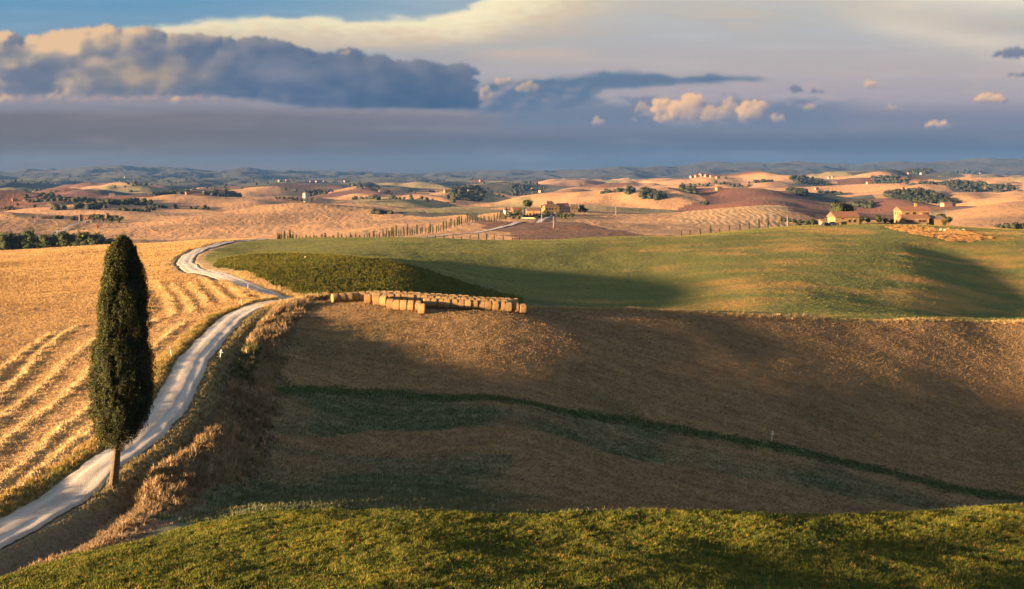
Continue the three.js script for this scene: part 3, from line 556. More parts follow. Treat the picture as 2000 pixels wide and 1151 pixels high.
function cover(name, label, category, geometry, count, seed, [d0, d1, p0 = -40, p1 = 2040], accept) {
  const r = rng(seed), M = [], C = [], m = new THREE.Matrix4(), q = new THREE.Quaternion(), e = new THREE.Euler(), v = new THREE.Vector3(), s = new THREE.Vector3();
  for (let i = 0; i < count; i++) {
    const d = Math.sqrt(lerp(d0 * d0, d1 * d1, r())), X = (lerp(p0, p1, r()) - 1000) / F * d, got = accept(X, -d, d, r);
    if (!got) continue;
    const [size, tall, colour, tilt = 0.12] = got;
    e.set((r() - 0.5) * 2 * tilt, r() * 6.283, (r() - 0.5) * 2 * tilt); q.setFromEuler(e);
    m.compose(v.set(X, groundY(X, -d) - 0.015 * size, -d), q, s.set(size, size * tall, size)); M.push(m.clone()); C.push(colour);
  }
  const im = new THREE.InstancedMesh(geometry, leafMat, M.length), c = new THREE.Color();
  M.forEach((x, i) => { im.setMatrixAt(i, x); im.setColorAt(i, c.setRGB(...C[i])); });
  im.name = name; im.castShadow = im.receiveShadow = true; tag(im, label, category, null, 'stuff'); scene.add(im); return im;
}
const tint = (c, r, a = 0.25) => { const v = 1 + (r() - 0.5) * 2 * a; return [c[0] * v, c[1] * v, c[2] * v]; };
{
  const blade = bladeClump(3, 10, 0.36, 0.15, 0.019, 0.45);
  cover('grass', 'short green crop grass covering the slope in front', 'grass', blade, 380000, 101, [43, 77], (X, Z, d, r) => {
    if (classAt(X, Z) !== 2) return null;
    const a = n2(X / 2.2, Z / 3), b = n2b(X / 7, Z / 9);
    if (r() > 0.8 + 0.2 * a || n2b(X * 1.1, Z * 1.3) + 0.5 * n2(X * 3, Z * 3) < -0.32) return null;
    let c = mix3([0.06, 0.094, 0.008], [0.145, 0.155, 0.013], clamp(0.45 + 0.35 * b + 0.15 * a + (r() - 0.5) * 0.6));
    if (r() < 0.08) c = [0.32, 0.2, 0.05];
    return [0.5 + 0.35 * r() + 0.08 * a, 0.85 + 0.6 * r() + 0.15 * b, tint(c, r)];
  });
  const tall = bladeClump(5, 12, 0.74, 0.22, 0.024, 0.55);
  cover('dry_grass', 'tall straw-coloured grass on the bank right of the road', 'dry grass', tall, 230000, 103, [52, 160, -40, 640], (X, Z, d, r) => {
    if (classAt(X, Z) !== 1) return null;
    const q = road.near(X, Z); if (!q || Math.abs(q.off) < 1.75) return null;
    const a = n2(X / 3, Z / 3), b = n2b(X / 7, Z / 8);
    if (q.off > 0) {
      const bank = sm(3.6, 5, q.off) * sm(9.4, 7.4, q.off), green = d > 112 && d < 128 && q.off < 6.4 && q.off > 3.4 ? 0.75 : 0.1;
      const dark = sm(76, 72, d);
      let c = r() < green ? mix3([0.04, 0.06, 0.025], [0.1, 0.1, 0.03], r()) : mix3([0.19, 0.13, 0.07], [0.37, 0.27, 0.15], clamp(0.45 + 0.4 * b + (r() - 0.5) * 0.6));
      if (bank < 0.3) c = mix3(c, [0.17, 0.15, 0.06], 0.6);
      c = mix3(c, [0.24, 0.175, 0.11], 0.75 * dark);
      if (r() > 0.3 + 0.5 * bank * (0.75 + 0.8 * n2b(X / 5, Z / 6)) || n2(X * 0.9, Z * 0.9) + 0.5 * n2b(X * 2.3, Z * 2.3) < -0.35) return null;
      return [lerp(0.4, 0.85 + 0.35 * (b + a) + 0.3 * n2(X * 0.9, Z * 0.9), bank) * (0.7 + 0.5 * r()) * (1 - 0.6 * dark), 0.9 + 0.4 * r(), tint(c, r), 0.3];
    }
    if (r() > 0.55 + 0.3 * a) return null;
    return [0.3 + 0.2 * r(), 0.9 + 0.4 * r(), tint(mix3([0.15, 0.14, 0.03], [0.42, 0.29, 0.11], clamp(0.45 + 0.6 * a + (r() - 0.5) * 0.5)), r), 0.3];
  });
  const straw = bladeClump(7, 9, 0.16, 0.2, 0.012, 0.9);
  cover('stubble', 'cut straw stubble in the field left of the road', 'stubble', straw, 330000, 107, [64, 430, -40, 500], (X, Z, d, r) => {
    if (classAt(X, Z) !== 0) return null;
    let wind = 0; for (const w of WINDROWS) { const q = w.near(X, Z); if (q) wind = Math.max(wind, Math.exp(-((q.off / 0.8) ** 2))); }
    if (wind < 0.2 && r() > 0.75) return null;
    return [(0.8 + 0.5 * r()) * (1 + 0.3 * wind) * (1.15 + 1.9 * sm(100, 420, d)), 0.6 + 0.5 * r(), tint(mix3([0.25, 0.15, 0.06], [0.47, 0.33, 0.155], clamp(0.3 * r() + 0.25 + 0.2 * n2(X / 30, Z / 9) + 0.6 * wind)), r), 0.5];
  });
  const low = bladeClump(9, 9, 0.2, 0.26, 0.016, 0.7);
  cover('field_tufts', 'low regrowth and dry stalks over the shaded hollow field', 'stubble', low, 230000, 109, [70, 196], (X, Z, d, r) => {
    if (classAt(X, Z) !== 3) return null;
    const c0 = coverAt(3, X, Z), g = clamp((c0[1] - c0[0] * 0.75) * 22);
    const c = r() < 0.3 ? mix3([0.2, 0.14, 0.065], [0.08, 0.1, 0.03], g) : c0;
    return [0.6 + 0.7 * r(), 0.5 + 0.5 * r() + 0.6 * g, tint(c, r, 0.3), 0.4];
  });
  const q = DITCH_STRIP;
  cover('ditch_grass', 'dark green grass strip along the drainage ditch', 'grass', blade, 110000, 113, [74, 135, 480, 2040], (X, Z, d, r) => {
    const k = q.near(X, Z); if (!k || Math.abs(k.off) > (1.2 + 0.8 * sm(20, 60, X)) * (1 + 0.7 * n2(X / 4, Z / 4)) || classAt(X, Z) !== 3) return null;
    if (r() < 0.3 + 0.5 * n2b(X / 2.5, Z / 2.5)) return null;
    return [0.5 + 0.45 * r(), 0.45 + 0.6 * r() * r(), tint(mix3([0.04, 0.085, 0.02], [0.09, 0.13, 0.035], r()), r, 0.35)];
  });
  const tuft = bladeClump(15, 7, 0.4, 0.55, 0.05, 0.7);
  cover('hill_grass', 'tussocky grass over the rolling green hill', 'grass', tuft, 150000, 127, [165, 540, 380, 2040], (X, Z, d, r) => {
    if (classAt(X, Z) !== 5 || PIT(X, Z) > 0.2) return null;
    const c0 = coverAt(5, X, Z);
    return [0.4 + 0.3 * r(), 0.35 + 0.3 * r(), tint(c0, r, 0.08), 0.3];
  });
  const edge = bladeClump(17, 12, 0.55, 0.35, 0.018, 0.6);
  cover('verge_grass', 'pale dry grass strip along the crest behind the bales', 'dry grass', edge, 90000, 131, [150, 210, 430, 2040], (X, Z, d, r) => {
    if (classAt(X, Z) !== 1) return null;
    return [0.6 + 0.6 * r(), 0.7 + 0.5 * r(), tint(mix3([0.3, 0.21, 0.09], [0.52, 0.38, 0.18], r()), r), 0.3];
  });
  cover('pit_grass', 'tall dry orange grass on the bank below the stone farmhouse', 'dry grass', edge, 40000, 149, [394, 462, 1730, 1940], (X, Z, d, r) => {
    const k = PIT(X, Z); if (k < 0.02 || r() > 0.55 - 0.45 * k || n2(X / 3, Z / 5) < -0.25) return null;
    return [0.6 + 0.7 * r(), 0.7 + 0.5 * r(), tint(mix3([0.2, 0.115, 0.045], [0.34, 0.2, 0.075], r()), r, 0.3), 0.3];
  });
  // sunflowers: a stem with broad leaves and a yellow head
  const plant = (() => {
    const r = rng(77), s = soup(), leaf = (y, a, len, w, drop, k) => { const c = Math.cos(a), n = Math.sin(a), tip = [c * len, y - drop, n * len], l = [c * len * 0.5 - n * w, y + 0.05, n * len * 0.5 + c * w], g = [c * len * 0.5 + n * w, y + 0.05, n * len * 0.5 - c * w], N = [c * 0.35, 0.9, n * 0.35]; s.tri([0, y, 0], l, tip, N, k); s.tri([0, y, 0], tip, g, N, k); };
    for (let i = 0; i < 11; i++) leaf(0.3 + 0.085 * i, i * 2.4 + r(), 0.42 - 0.015 * i, 0.15, 0.1 + 0.12 * r(), [0.085 + 0.035 * r(), 0.115 + 0.04 * r(), 0.009]);
    for (let i = 0; i < 3; i++) { const a = i * 2.09; s.tri([Math.cos(a) * 0.02, 0, Math.sin(a) * 0.02], [Math.cos(a + 2.09) * 0.02, 0, Math.sin(a + 2.09) * 0.02], [0, 1.3, 0], [Math.cos(a + 1), 0, Math.sin(a + 1)], [0.08, 0.1, 0.02]); }
    for (let i = 0; i < 7; i++) { const a = i * 0.898, b = a + 0.898, c = 1.28; s.tri([-0.05, c, 0.06], [-0.05 + Math.cos(a) * 0.055, c + Math.sin(a) * 0.055, 0.02], [-0.05 + Math.cos(b) * 0.055, c + Math.sin(b) * 0.055, 0.02], [-0.4, 0.2, 0.9], [0.2, 0.16, 0.012]); }
    return s.build();
  })();
  const im = cover('sunflowers', 'dense sunflower crop with yellow heads behind the round bales', 'sunflowers', plant, 80000, 137, [158, 262, 390, 1620], (X, Z, d, r) => {
    if (classAt(X, Z) !== 4 || X > 2) return null;
    const row = Math.abs(((X * 0.9 + Z * 0.45) / 1.1) % 1); if (row > 0.75 && r() < 0.6) return null;
    return [0.5 + 0.22 * r(), 0.65 + 0.25 * r(), tint([1, 1, 1], r, 0.25).map((v, i) => i === 0 ? v * (0.9 + 0.3 * r()) : v)];
  });
  im.material = mat([1, 1, 1], { side: THREE.DoubleSide, vertexColors: true });
}

// ------------------------------------------------------------------ trees
function foliage(seed, { clumps, leaves, size, leaf, place, dark = [0.018, 0.03, 0.01], light = [0.08, 0.1, 0.02], up = 0.3, tall = 1.15 }) {
  const r = rng(seed), s = soup();
  for (let i = 0; i < clumps; i++) {
    const { p, n } = place(r, i), k0 = r(), cs = size * (0.6 + 0.7 * r());
    for (let j = 0; j < leaves; j++) {
      let x = r() * 2 - 1, y = r() * 2 - 1, z = r() * 2 - 1, l = Math.hypot(x, y, z) || 1; const q = cs * Math.cbrt(r()) / l; x *= q; y *= q; z *= q;
      const c = [p[0] + x, p[1] + y * tall, p[2] + z], a = leaf * (0.6 + 0.8 * r());
      let N = [x / cs + 0.7 * n[0] + (r() - 0.5) * 0.5, y / cs + 0.7 * n[1] + up + (r() - 0.5) * 0.5, z / cs + 0.7 * n[2] + (r() - 0.5) * 0.5]; const m = Math.hypot(...N) || 1; N = N.map((v) => v / m);
      const t = [r() - 0.5, r() - 0.2, r() - 0.5], u = [r() - 0.5, r() - 0.5, r() - 0.5];
      s.tri([c[0] - u[0] * a, c[1] - u[1] * a, c[2] - u[2] * a], [c[0] + u[0] * a, c[1] + u[1] * a, c[2] + u[2] * a], [c[0] + t[0] * a * 2, c[1] + t[1] * a * 2.2, c[2] + t[2] * a * 2], N, mix3(dark, light, clamp(0.15 + 0.5 * k0 + 0.4 * r())));
    }
  }
  return s.build();
}
const foliageMat = mat([1, 1, 1], { vertexColors: true, side: THREE.DoubleSide });
const barkMat = new THREE.MeshStandardMaterial({ color: new THREE.Color().setRGB(0.17, 0.135, 0.1), roughness: 1, map: grey(straws, 512, (v) => 0.45 + 0.55 * v, 1), bumpMap: grey(straws, 512, (v) => v, 1), bumpScale: 0.06 });
function limb(points, r0, r1, sides = 10) {       // a tapered, slightly bent stem
  const c = new THREE.CatmullRomCurve3(points.map((p) => new THREE.Vector3(...p))), n = points.length * 5, g = new THREE.TubeGeometry(c, n, 1, sides, false), P = g.attributes.position;
  for (let i = 0; i <= n; i++) { const t = i / n, o = c.getPointAt(t), R = lerp(r0, r1, t); for (let k = 0; k <= sides; k++) { const v = i * (sides + 1) + k, w = 1 + 0.1 * Math.sin(k * 12.566 / sides + t * 3) ; P.setXYZ(v, o.x + (P.getX(v) - o.x) * R * w, o.y + (P.getY(v) - o.y) * R, o.z + (P.getZ(v) - o.z) * R * w); } }
  const uv = g.attributes.uv, L = c.getLength(); for (let i = 0; i < uv.count; i++) { const u = uv.getX(i) * L; uv.setXY(i, u * 1, uv.getY(i) * 6.283 * r0); }
  g.computeVertexNormals(); return g;
}
{ // the tall cypress beside the road
  const [X, Z] = ray(221, 946, 60), t = thing('cypress_tree', X, Z, 0, 'tall dense dark cypress with bare pale trunk standing alone beside the white road', 'tree', null, 0.1);
  const px = 77 / F, H = 488 * px, top = H, base = 76 * px;
  const lean = (y) => 0.62 * sm(0, 6.5, y);
  const HALF = curve([[0, 0.05], [0.012, 0.18], [0.05, 0.36], [0.1, 0.5], [0.15, 0.61], [0.2, 0.7], [0.3, 0.78], [0.42, 0.86], [0.53, 0.94], [0.63, 1], [0.72, 1], [0.8, 0.98], [0.87, 0.87], [0.93, 0.68], [0.97, 0.42], [1, 0.1]]);   // from the tip down
  const Rm = 1.92, lobe = (a, y) => 1 + 0.1 * n3(Math.cos(a) * 1.6, Math.sin(a) * 1.6, y * 0.16) + 0.13 * n3(Math.cos(a) * 3.4, Math.sin(a) * 3.4, y * 0.32) + 0.1 * n3(Math.cos(a) * 8, Math.sin(a) * 8, y * 0.8);
  const rb = rng(307), bulges = Array.from({ length: 170 }, () => [rb() * 6.283, lerp(base, top - 0.4, rb()), 0.2 + 0.22 * rb(), 0.5 + 0.8 * rb(), 0.5 + 0.5 * rb()]);
  const swell = (a, y) => { let m = 0; for (const [ba, by, w, hh, amp] of bulges) { const dy = (y - by) / hh; if (dy > 1.3 || dy < -1.3) continue; let da = Math.abs(a - ba); if (da > Math.PI) da = 6.283 - da; const e = 1 - (da / w) ** 2 - dy * dy * 0.7; if (e > 0) m = Math.max(m, amp * Math.sqrt(e)); } return m; };
  const off = (y, t) => [lean(y) + 0.08 * Math.sin(t * Math.PI), 0];
  const place = (r) => {
    const u = 1 - Math.pow(r(), 0.8), y = lerp(top, base, r() < 0.15 ? r() * 0.15 : u), t01 = (top - y) / (top - base), a = r() * 6.283, ragged = t01 > 0.86 ? 0.6 * Math.max(0, n3(Math.cos(a) * 1.5, Math.sin(a) * 1.5, 4)) : 0;
    const R = HALF(t01) * Rm * (lobe(a, y) * (0.84 + 0.1 * r()) + 0.18 * swell(a, y) * (0.85 + 0.25 * r())), [ox] = off(y, t01);
    return { p: [ox + Math.cos(a) * R, y - ragged, Math.sin(a) * R], n: [Math.cos(a), 0.25, Math.sin(a)] };
  };
  const core = (() => { const g = new THREE.CylinderGeometry(1, 1, 1, 48, 60, false), P = g.attributes.position; for (let i = 0; i < P.count; i++) { const v = clamp(0.5 - P.getY(i)), y = lerp(top - 0.3, base + 0.35, v), a = Math.atan2(P.getZ(i), P.getX(i)), l = Math.hypot(P.getX(i), P.getZ(i)); const R = HALF(v) * Rm * (lobe(a, y) * 0.8 + 0.16 * swell(a, y)) * l, [ox] = off(y, v); P.setXYZ(i, ox + Math.cos(a) * R, y, Math.sin(a) * R); } g.deleteAttribute('uv'); const n = g.toNonIndexed(); n.computeVertexNormals(); const c = new Float32Array(n.attributes.position.count * 3); for (let i = 0; i < c.length; i += 3) { c[i] = 0.012; c[i + 1] = 0.018; c[i + 2] = 0.006; } n.setAttribute('color', new THREE.BufferAttribute(c, 3)); return n; })();
  const leaves = foliage(301, { clumps: 5600, leaves: 30, size: 0.19, leaf: 0.062, tall: 1.7, place, dark: [0.008, 0.016, 0.004], light: [0.054, 0.064, 0.01], up: 0.15 });
  part('crown', mergeGeometries([core, leaves]), foliageMat, t);
  part('trunk', limb([[-0.04, -0.3, 0], [0.08, 0.8, 0], [0.2, 2, 0.02], [0.34, 3.6, 0], [0.45, 6, 0]], 0.33, 0.21, 14), barkMat, t);
}
// ragged broadleaf trees and bushes, a few shapes, each copied as things of their own
function broadleaf(seed, w, h, bare, o = {}) {
  const r0 = rng(seed), blobs = []; for (let i = 0; i < 7; i++) { const a = r0() * 6.283, q = 0.28 * Math.sqrt(r0()); blobs.push([Math.cos(a) * q * w, lerp(bare + 0.22, 0.8, r0()) * h, Math.sin(a) * q * w, (0.2 + 0.14 * r0()) * Math.min(w, h)]); }
  const g = foliage(seed, { clumps: o.clumps ?? 150, leaves: o.leaves ?? 9, size: 0.085 * Math.min(w, h), leaf: 0.055 * Math.min(w, h), ...o, place: (r) => { const b = blobs[Math.floor(r() * blobs.length)]; let x = r() * 2 - 1, y = r() * 2 - 1, z = r() * 2 - 1; const l = Math.hypot(x, y, z) || 1, k = (0.75 + 0.3 * r()) / l; x *= k; y *= k; z *= k; return { p: [b[0] + x * b[3], Math.max(b[1] + y * b[3], bare * h * 0.8), b[2] + z * b[3]], n: [x, y, z] }; } });
  const cores = blobs.map((b) => { const s = new THREE.IcosahedronGeometry(b[3] * 0.72, 1); s.deleteAttribute('uv'); s.translate(b[0], b[1], b[2]); const c = new Float32Array(s.attributes.position.count * 3), d = o.dark ?? [0.018, 0.03, 0.01]; for (let i = 0; i < c.length; i++) c[i] = d[i % 3]; s.setAttribute('color', new THREE.BufferAttribute(c, 3)); return s; });
  return { crown: mergeGeometries([...cores, g]), trunk: mergeGeometries([limb([[0, -0.4, 0], [0.02 * w, 0.3 * h, 0], [0, 0.6 * h, 0.02 * w]], 0.035 * h, 0.018 * h, 7), limb([[0, 0.22 * h, 0], [0.1 * w, 0.4 * h, 0.04 * w], [0.2 * w, 0.58 * h, 0.06 * w]], 0.02 * h, 0.008 * h, 5), limb([[0, 0.25 * h, 0], [-0.1 * w, 0.42 * h, 0.02 * w], [-0.18 * w, 0.6 * h, -0.06 * w]], 0.02 * h, 0.008 * h, 5)]) };
}
const TREES = { round: broadleaf(401, 7, 8, 0.1), wide: broadleaf(403, 9, 8, 0.12), loose: broadleaf(405, 7, 9, 0.3, { clumps: 90 }), tall: broadleaf(407, 5, 9, 0.12), bush: broadleaf(409, 4, 3, 0), olive: broadleaf(411, 4, 3.4, 0.15, { dark: [0.06, 0.07, 0.04], light: [0.14, 0.14, 0.07] }), umbrella: broadleaf(413, 7, 7, 0.5) };
const DARK = { dark: [0.018, 0.03, 0.01] };
function tree(kind, px, d, height, label, category = 'tree', group, wide = 1, name) {
  const [X, Z] = xy(px, d), k = TREES[kind], base = { round: 8, wide: 8, loose: 9, tall: 9, bush: 3, olive: 3.4, umbrella: 7 }[kind], s = height / base, t = thing(name ?? (kind === 'bush' ? 'bush' : 'broadleaf_tree'), X, Z, hash(px * 10 | 0, d | 0, 5) * 6.283, label, category, group, 0.1);
  t.scale.set(s * wide, s, s * wide);
  part('crown', k.crown, foliageMat, t); if (kind !== 'bush') part('trunk', k.trunk, barkMat, t);
  return t;
}
// slim cypresses
function slimCypress(seed) {
  const place = (r) => { const v = r(), y = lerp(0.06, 1, v) , a = r() * 6.283, R = 0.1 * Math.pow(Math.sin(Math.PI * Math.pow(1 - v * 0.97, 0.75)), 0.7) * (0.85 + 0.25 * r()); return { p: [Math.cos(a) * R, y, Math.sin(a) * R], n: [Math.cos(a), 0.2, Math.sin(a)] }; };
  const core = new THREE.LatheGeometry([[0.001, 0.05], [0.05, 0.09], [0.078, 0.25], [0.08, 0.45], [0.066, 0.68], [0.035, 0.88], [0.001, 0.99]].map(([x, y]) => new THREE.Vector2(x, y)), 8).toNonIndexed(); core.deleteAttribute('uv'); core.computeVertexNormals();
  core.setAttribute('color', new THREE.BufferAttribute(new Float32Array(core.attributes.position.count * 3).map((_, i) => [0.016, 0.024, 0.009][i % 3]), 3));
  return { crown: mergeGeometries([core, foliage(seed, { clumps: 60, leaves: 5, size: 0.03, leaf: 0.035, place, dark: [0.018, 0.028, 0.009], light: [0.055, 0.06, 0.014], up: 0.1 })]), trunk: new THREE.CylinderGeometry(0.012, 0.018, 0.12, 6).translate(0, 0.03, 0) };
}
const SLIM = [501, 502, 503].map(slimCypress);
let slimCount = 0;
function cypress(X, Z, h, w, label, group) { const t = thing('slim_cypress', X, Z, (slimCount * 2.4) % 6.283, label, 'cypress', group, 0.05), k = SLIM[slimCount++ % 3]; t.scale.set(h * w, h, h * w); part('crown', k.crown, foliageMat, t); part('trunk', k.trunk, barkMat, t); return t; }
{
  const r = rng(551), at = (edge) => (px) => edge(px);
  // front row, on the near side of the lane: its foot as seen, the distance of the lane
  const rows = [
    { n: 27, px: [[569, 480], [700, 520], [850, 545], [1000, 560]], h: 3.6, w: 0.8, text: 'front row along the lane behind the green field', g: 'front row of cypresses along the lane' },
    { n: 34, px: [[541, 500], [552, 510], [600, 560], [700, 600], [760, 630], [790, 650]], h: 4.6, w: 1, text: 'back row at the lane entrance', g: 'back row of cypresses near the lane entrance' },
    { n: 48, px: [[748, 640], [800, 690], [860, 750], [905, 820], [960, 930], [990, 1010]], h: 6.2, w: 0.85, text: 'avenue climbing to the hilltop villa', g: 'avenue cypresses climbing to the villa' },
    { n: 24, px: [[1015, 565], [1100, 545], [1200, 540], [1310, 545]], h: 2.9, w: 0.8, text: 'thin row before the red ploughed field', g: 'thin cypresses before the ploughed field' },
    { n: 12, px: [[1330, 520], [1400, 520], [1490, 515], [1540, 520]], h: 4.2, w: 0.9, text: 'row on the crest of the green hill', g: 'cypresses on the green hill crest' },
  ];
  for (const { n, px, h, w, text, g } of rows) {
    const f = curve(px), a = px[0][0], b = px[px.length - 1][0];
    for (let i = 0; i < n; i++) { const u = a + (b - a) * Math.pow(i / (n - 1), text.startsWith('back') ? 1.35 : 1) + (r() - 0.5) * 3, d = f(u), [X, Z] = xy(u, d); const hh = h * (0.75 + 0.5 * r()) * (text.startsWith('back') && i < 10 ? 1.15 : 1); cypress(X, Z, hh, w * (0.85 + 0.3 * r()), `${ordinal(i + 1)} cypress from the left in the ${text}`, g); }
  }
}

// ------------------------------------------------------------------ round straw bales
{
  const strawMat = new THREE.MeshStandardMaterial({ color: new THREE.Color().setRGB(0.42, 0.25, 0.095), roughness: 1, map: grey(straws, 512, (v) => 0.5 + 0.5 * v, 1.1), bumpMap: grey(straws, 512, (v) => v, 1.1), bumpScale: 0.09 });
  const endMat = new THREE.MeshStandardMaterial({ color: new THREE.Color().setRGB(0.5, 0.32, 0.13), roughness: 1, map: grey(tufts, 512, (v) => 0.55 + 0.45 * v, 0.7), bumpMap: grey(tufts, 512, (v) => v, 0.7), bumpScale: 0.08 });
  const L = 0.93, R = 0.69, tones = [[0.38, 0.245, 0.11], [0.44, 0.29, 0.13], [0.33, 0.21, 0.1]].map((c) => { const m = strawMat.clone(); m.color.setRGB(...c); return m; });
  const shape = (seed) => {
    const roll = new THREE.LatheGeometry([[R - 0.05, -L / 2], [R - 0.01, -L / 2 + 0.04], [R, -L / 2 + 0.14], [R + 0.012, 0], [R, L / 2 - 0.14], [R - 0.01, L / 2 - 0.04], [R - 0.05, L / 2]].map(([x, y]) => new THREE.Vector2(x, y)), 26), P = roll.attributes.position, q = rng(seed)() * 50;
    for (let i = 0; i < P.count; i++) { const x = P.getX(i), y = P.getY(i), z = P.getZ(i), k = 1 + 0.025 * n3(x * 2 + q, y * 3, z * 2) + 0.015 * n3(x * 7, y * 7 + q, z * 7); P.setXYZ(i, x * k, y, z * k); }
    const uv = roll.attributes.uv; for (let i = 0; i < uv.count; i++) uv.setXY(i, uv.getX(i) * 4.5, uv.getY(i) * L);
    roll.computeVertexNormals(); roll.rotateZ(Math.PI / 2);
    const face = (s) => { const g = new THREE.CircleGeometry(R - 0.03, 22), Q = g.attributes.position; for (let i = 0; i < Q.count; i++) { const x = Q.getX(i), y = Q.getY(i), e = Math.hypot(x, y) / R; Q.setZ(i, 0.03 * Math.cos(e * 16) * (1 - e) - 0.02 + 0.02 * n2(x * 5 + q, y * 5)); } const u = g.attributes.uv; for (let i = 0; i < u.count; i++) u.setXY(i, u.getX(i) * 1.4, u.getY(i) * 1.4); g.computeVertexNormals(); g.rotateY(s * Math.PI / 2); g.translate(s * L / 2, 0, 0); return g; };
    return [roll, face(-1), face(1)];
  };
  const shapes = [1, 2, 3, 4].map(shape), r = rng(601);
  const bale = (px, d, turn, label, group) => { const [X, Z] = xy(px, d), t = thing('straw_bale', X, Z, turn, label, 'bale', group), k = shapes[Math.floor(r() * 4)]; t.position.y += R - 0.05; const roll = part('straw_roll', k[0], tones[Math.floor(r() * 3)], t); roll.rotation.x = r() * 6; part('end_face', k[1], endMat, t); part('end_face', k[2], endMat, t); return t; };
  const rows = [
    [15, 833, 149.2, 1020, 151.4, 'long front row on the right'], [5, 763, 147.6, 815, 147.4, 'short nearest row in the middle'], [1, 823, 146.6, 823, 146.6, 'pulled forward'],
    [2, 736, 149.4, 750, 149.2, 'pair beside the short nearest row'], [1, 719, 151, 719, 151, 'bale'], [5, 655, 151.6, 706, 153.4, 'row at the far left end'],
    [20, 737, 151.4, 985, 153, 'second row from the front'], [21, 728, 153, 995, 154.4, 'third row from the front'], [22, 722, 154.7, 1005, 155.9, 'rearmost row'],
  ];
  for (const [n, p0, d0, p1, d1, text] of rows) for (let i = 0; i < n; i++) {
    const t = n > 1 ? i / (n - 1) : 0, px = lerp(p0, p1, t) + (r() - 0.5) * 1.6, d = lerp(d0, d1, t) + (r() - 0.5) * 0.22;
    const label = text === 'pulled forward' ? 'single round straw bale pulled forward between the two front rows' : text === 'bale' ? 'single round straw bale between the left row and the pair' : `${ordinal(i + 1)} round straw bale from the left, ${text}`;
    bale(px, d, -Math.atan2(-(d1 - d0), (p1 - p0) / F * 150 || 1) * 0.8 + (r() - 0.5) * 0.16, label, 'round straw bales on the hill');
  }
}
// ------------------------------------------------------------------ marker posts and poles
{
  const white = mat([0.75, 0.74, 0.7], { roughness: 0.6 }), wood = mat([0.3, 0.24, 0.18]), dark = mat([0.05, 0.05, 0.05]), red = mat([0.4, 0.05, 0.03]);
  const snowPole = (px, py, h, lean, label) => { const [X, Z] = ray(px, py, 60, 400, height), t = thing('marker_post', X, Z, 0, label, 'post', 'white marker posts', 0.1); t.rotation.z = lean; part('pole', new THREE.CylinderGeometry(0.035, 0.045, h, 8).translate(0, h / 2, 0), white, t); part('band', new THREE.CylinderGeometry(0.047, 0.047, 0.12, 8).translate(0, h * 0.82, 0), red, t); part('cap', new THREE.SphereGeometry(0.05, 8, 6).translate(0, h, 0), white, t); };
  snowPole(336, 700, 1.35, 0.18, 'leaning white marker post on the left verge of the near road');
  snowPole(484, 568, 1.15, 0, 'white marker post beside the upper road bend');
  snowPole(472, 601, 1.2, 0.03, 'white marker post at the tip of the stubble field by the bend');
  snowPole(384, 528, 1.6, 0, 'white marker post on the brow where the road dips away');
  const sign = (px, py, h, lean, label) => { const [X, Z] = ray(px, py, 60, 400, height), t = thing('boundary_marker', X, Z, 0.3, label, 'post', null, 0.1); t.rotation.z = lean; part('pole', new THREE.CylinderGeometry(0.04, 0.05, h, 8).translate(0, h / 2, 0), white, t); part('cross_arm', new THREE.BoxGeometry(0.42, 0.1, 0.06).translate(0, h * 0.82, 0.02), white, t); part('cap', new THREE.ConeGeometry(0.12, 0.2, 4).translate(0, h + 0.08, 0), white, t); };
  sign(1507, 862, 1.15, -0.12, 'white cross-topped marker beside the dark green ditch strip');
  sign(429, 702, 1.05, -0.15, 'white-headed marker post in the grass right of the near road');
  const pole = (px, d, h, label) => { const [X, Z] = xy(px, d), t = thing('utility_pole', X, Z, 0.4, label, 'utility pole', null, 0.2); part('mast', new THREE.CylinderGeometry(0.16, 0.26, h, 8).translate(0, h / 2, 0), wood, t); part('cross_arm', new THREE.BoxGeometry(1.8, 0.16, 0.14).translate(0, h - 0.5, 0.24), wood, t); for (const x of [-0.75, 0, 0.75]) part('insulator', new THREE.CylinderGeometry(0.07, 0.07, 0.25, 6).translate(x, h - 0.3, 0.24), dark, t); };
  pole(1058, 900, 9, 'wooden utility pole at the top of the red ploughed field');
  pole(1081, 760, 8, 'wooden utility pole in the middle of the red ploughed field');
  pole(1538, 620, 9, 'utility pole behind the green hill left of the stone barn');
  pole(1203, 1080, 9, 'utility pole on the slope right of the hilltop villa');
}

// ------------------------------------------------------------------ houses
const stone = (c, m = 3) => new THREE.MeshStandardMaterial({ color: new THREE.Color().setRGB(...c), roughness: 0.95, map: grey(clods, 512, (v) => 0.62 + 0.38 * v, m), bumpMap: grey(clods, 512, (v) => v, m), bumpScale: 0.05 });
const WALL = { ochre: stone([0.29, 0.195, 0.09]), pale: stone([0.28, 0.21, 0.125]), orange: stone([0.5, 0.26, 0.13]), white: stone([0.75, 0.66, 0.48]), grey: stone([0.36, 0.31, 0.27]), rose: stone([0.46, 0.25, 0.19]), dark: stone([0.06, 0.055, 0.06]) };
const ROOFM = { tile: stone([0.25, 0.115, 0.075], 1.4), brown: stone([0.17, 0.1, 0.075], 1.4), grey: stone([0.19, 0.15, 0.15], 1.4) };
const GLASS = mat([0.02, 0.018, 0.016], { roughness: 0.3 }), SHUTTER = mat([0.13, 0.05, 0.03]), TRIM = mat([0.5, 0.4, 0.27]);
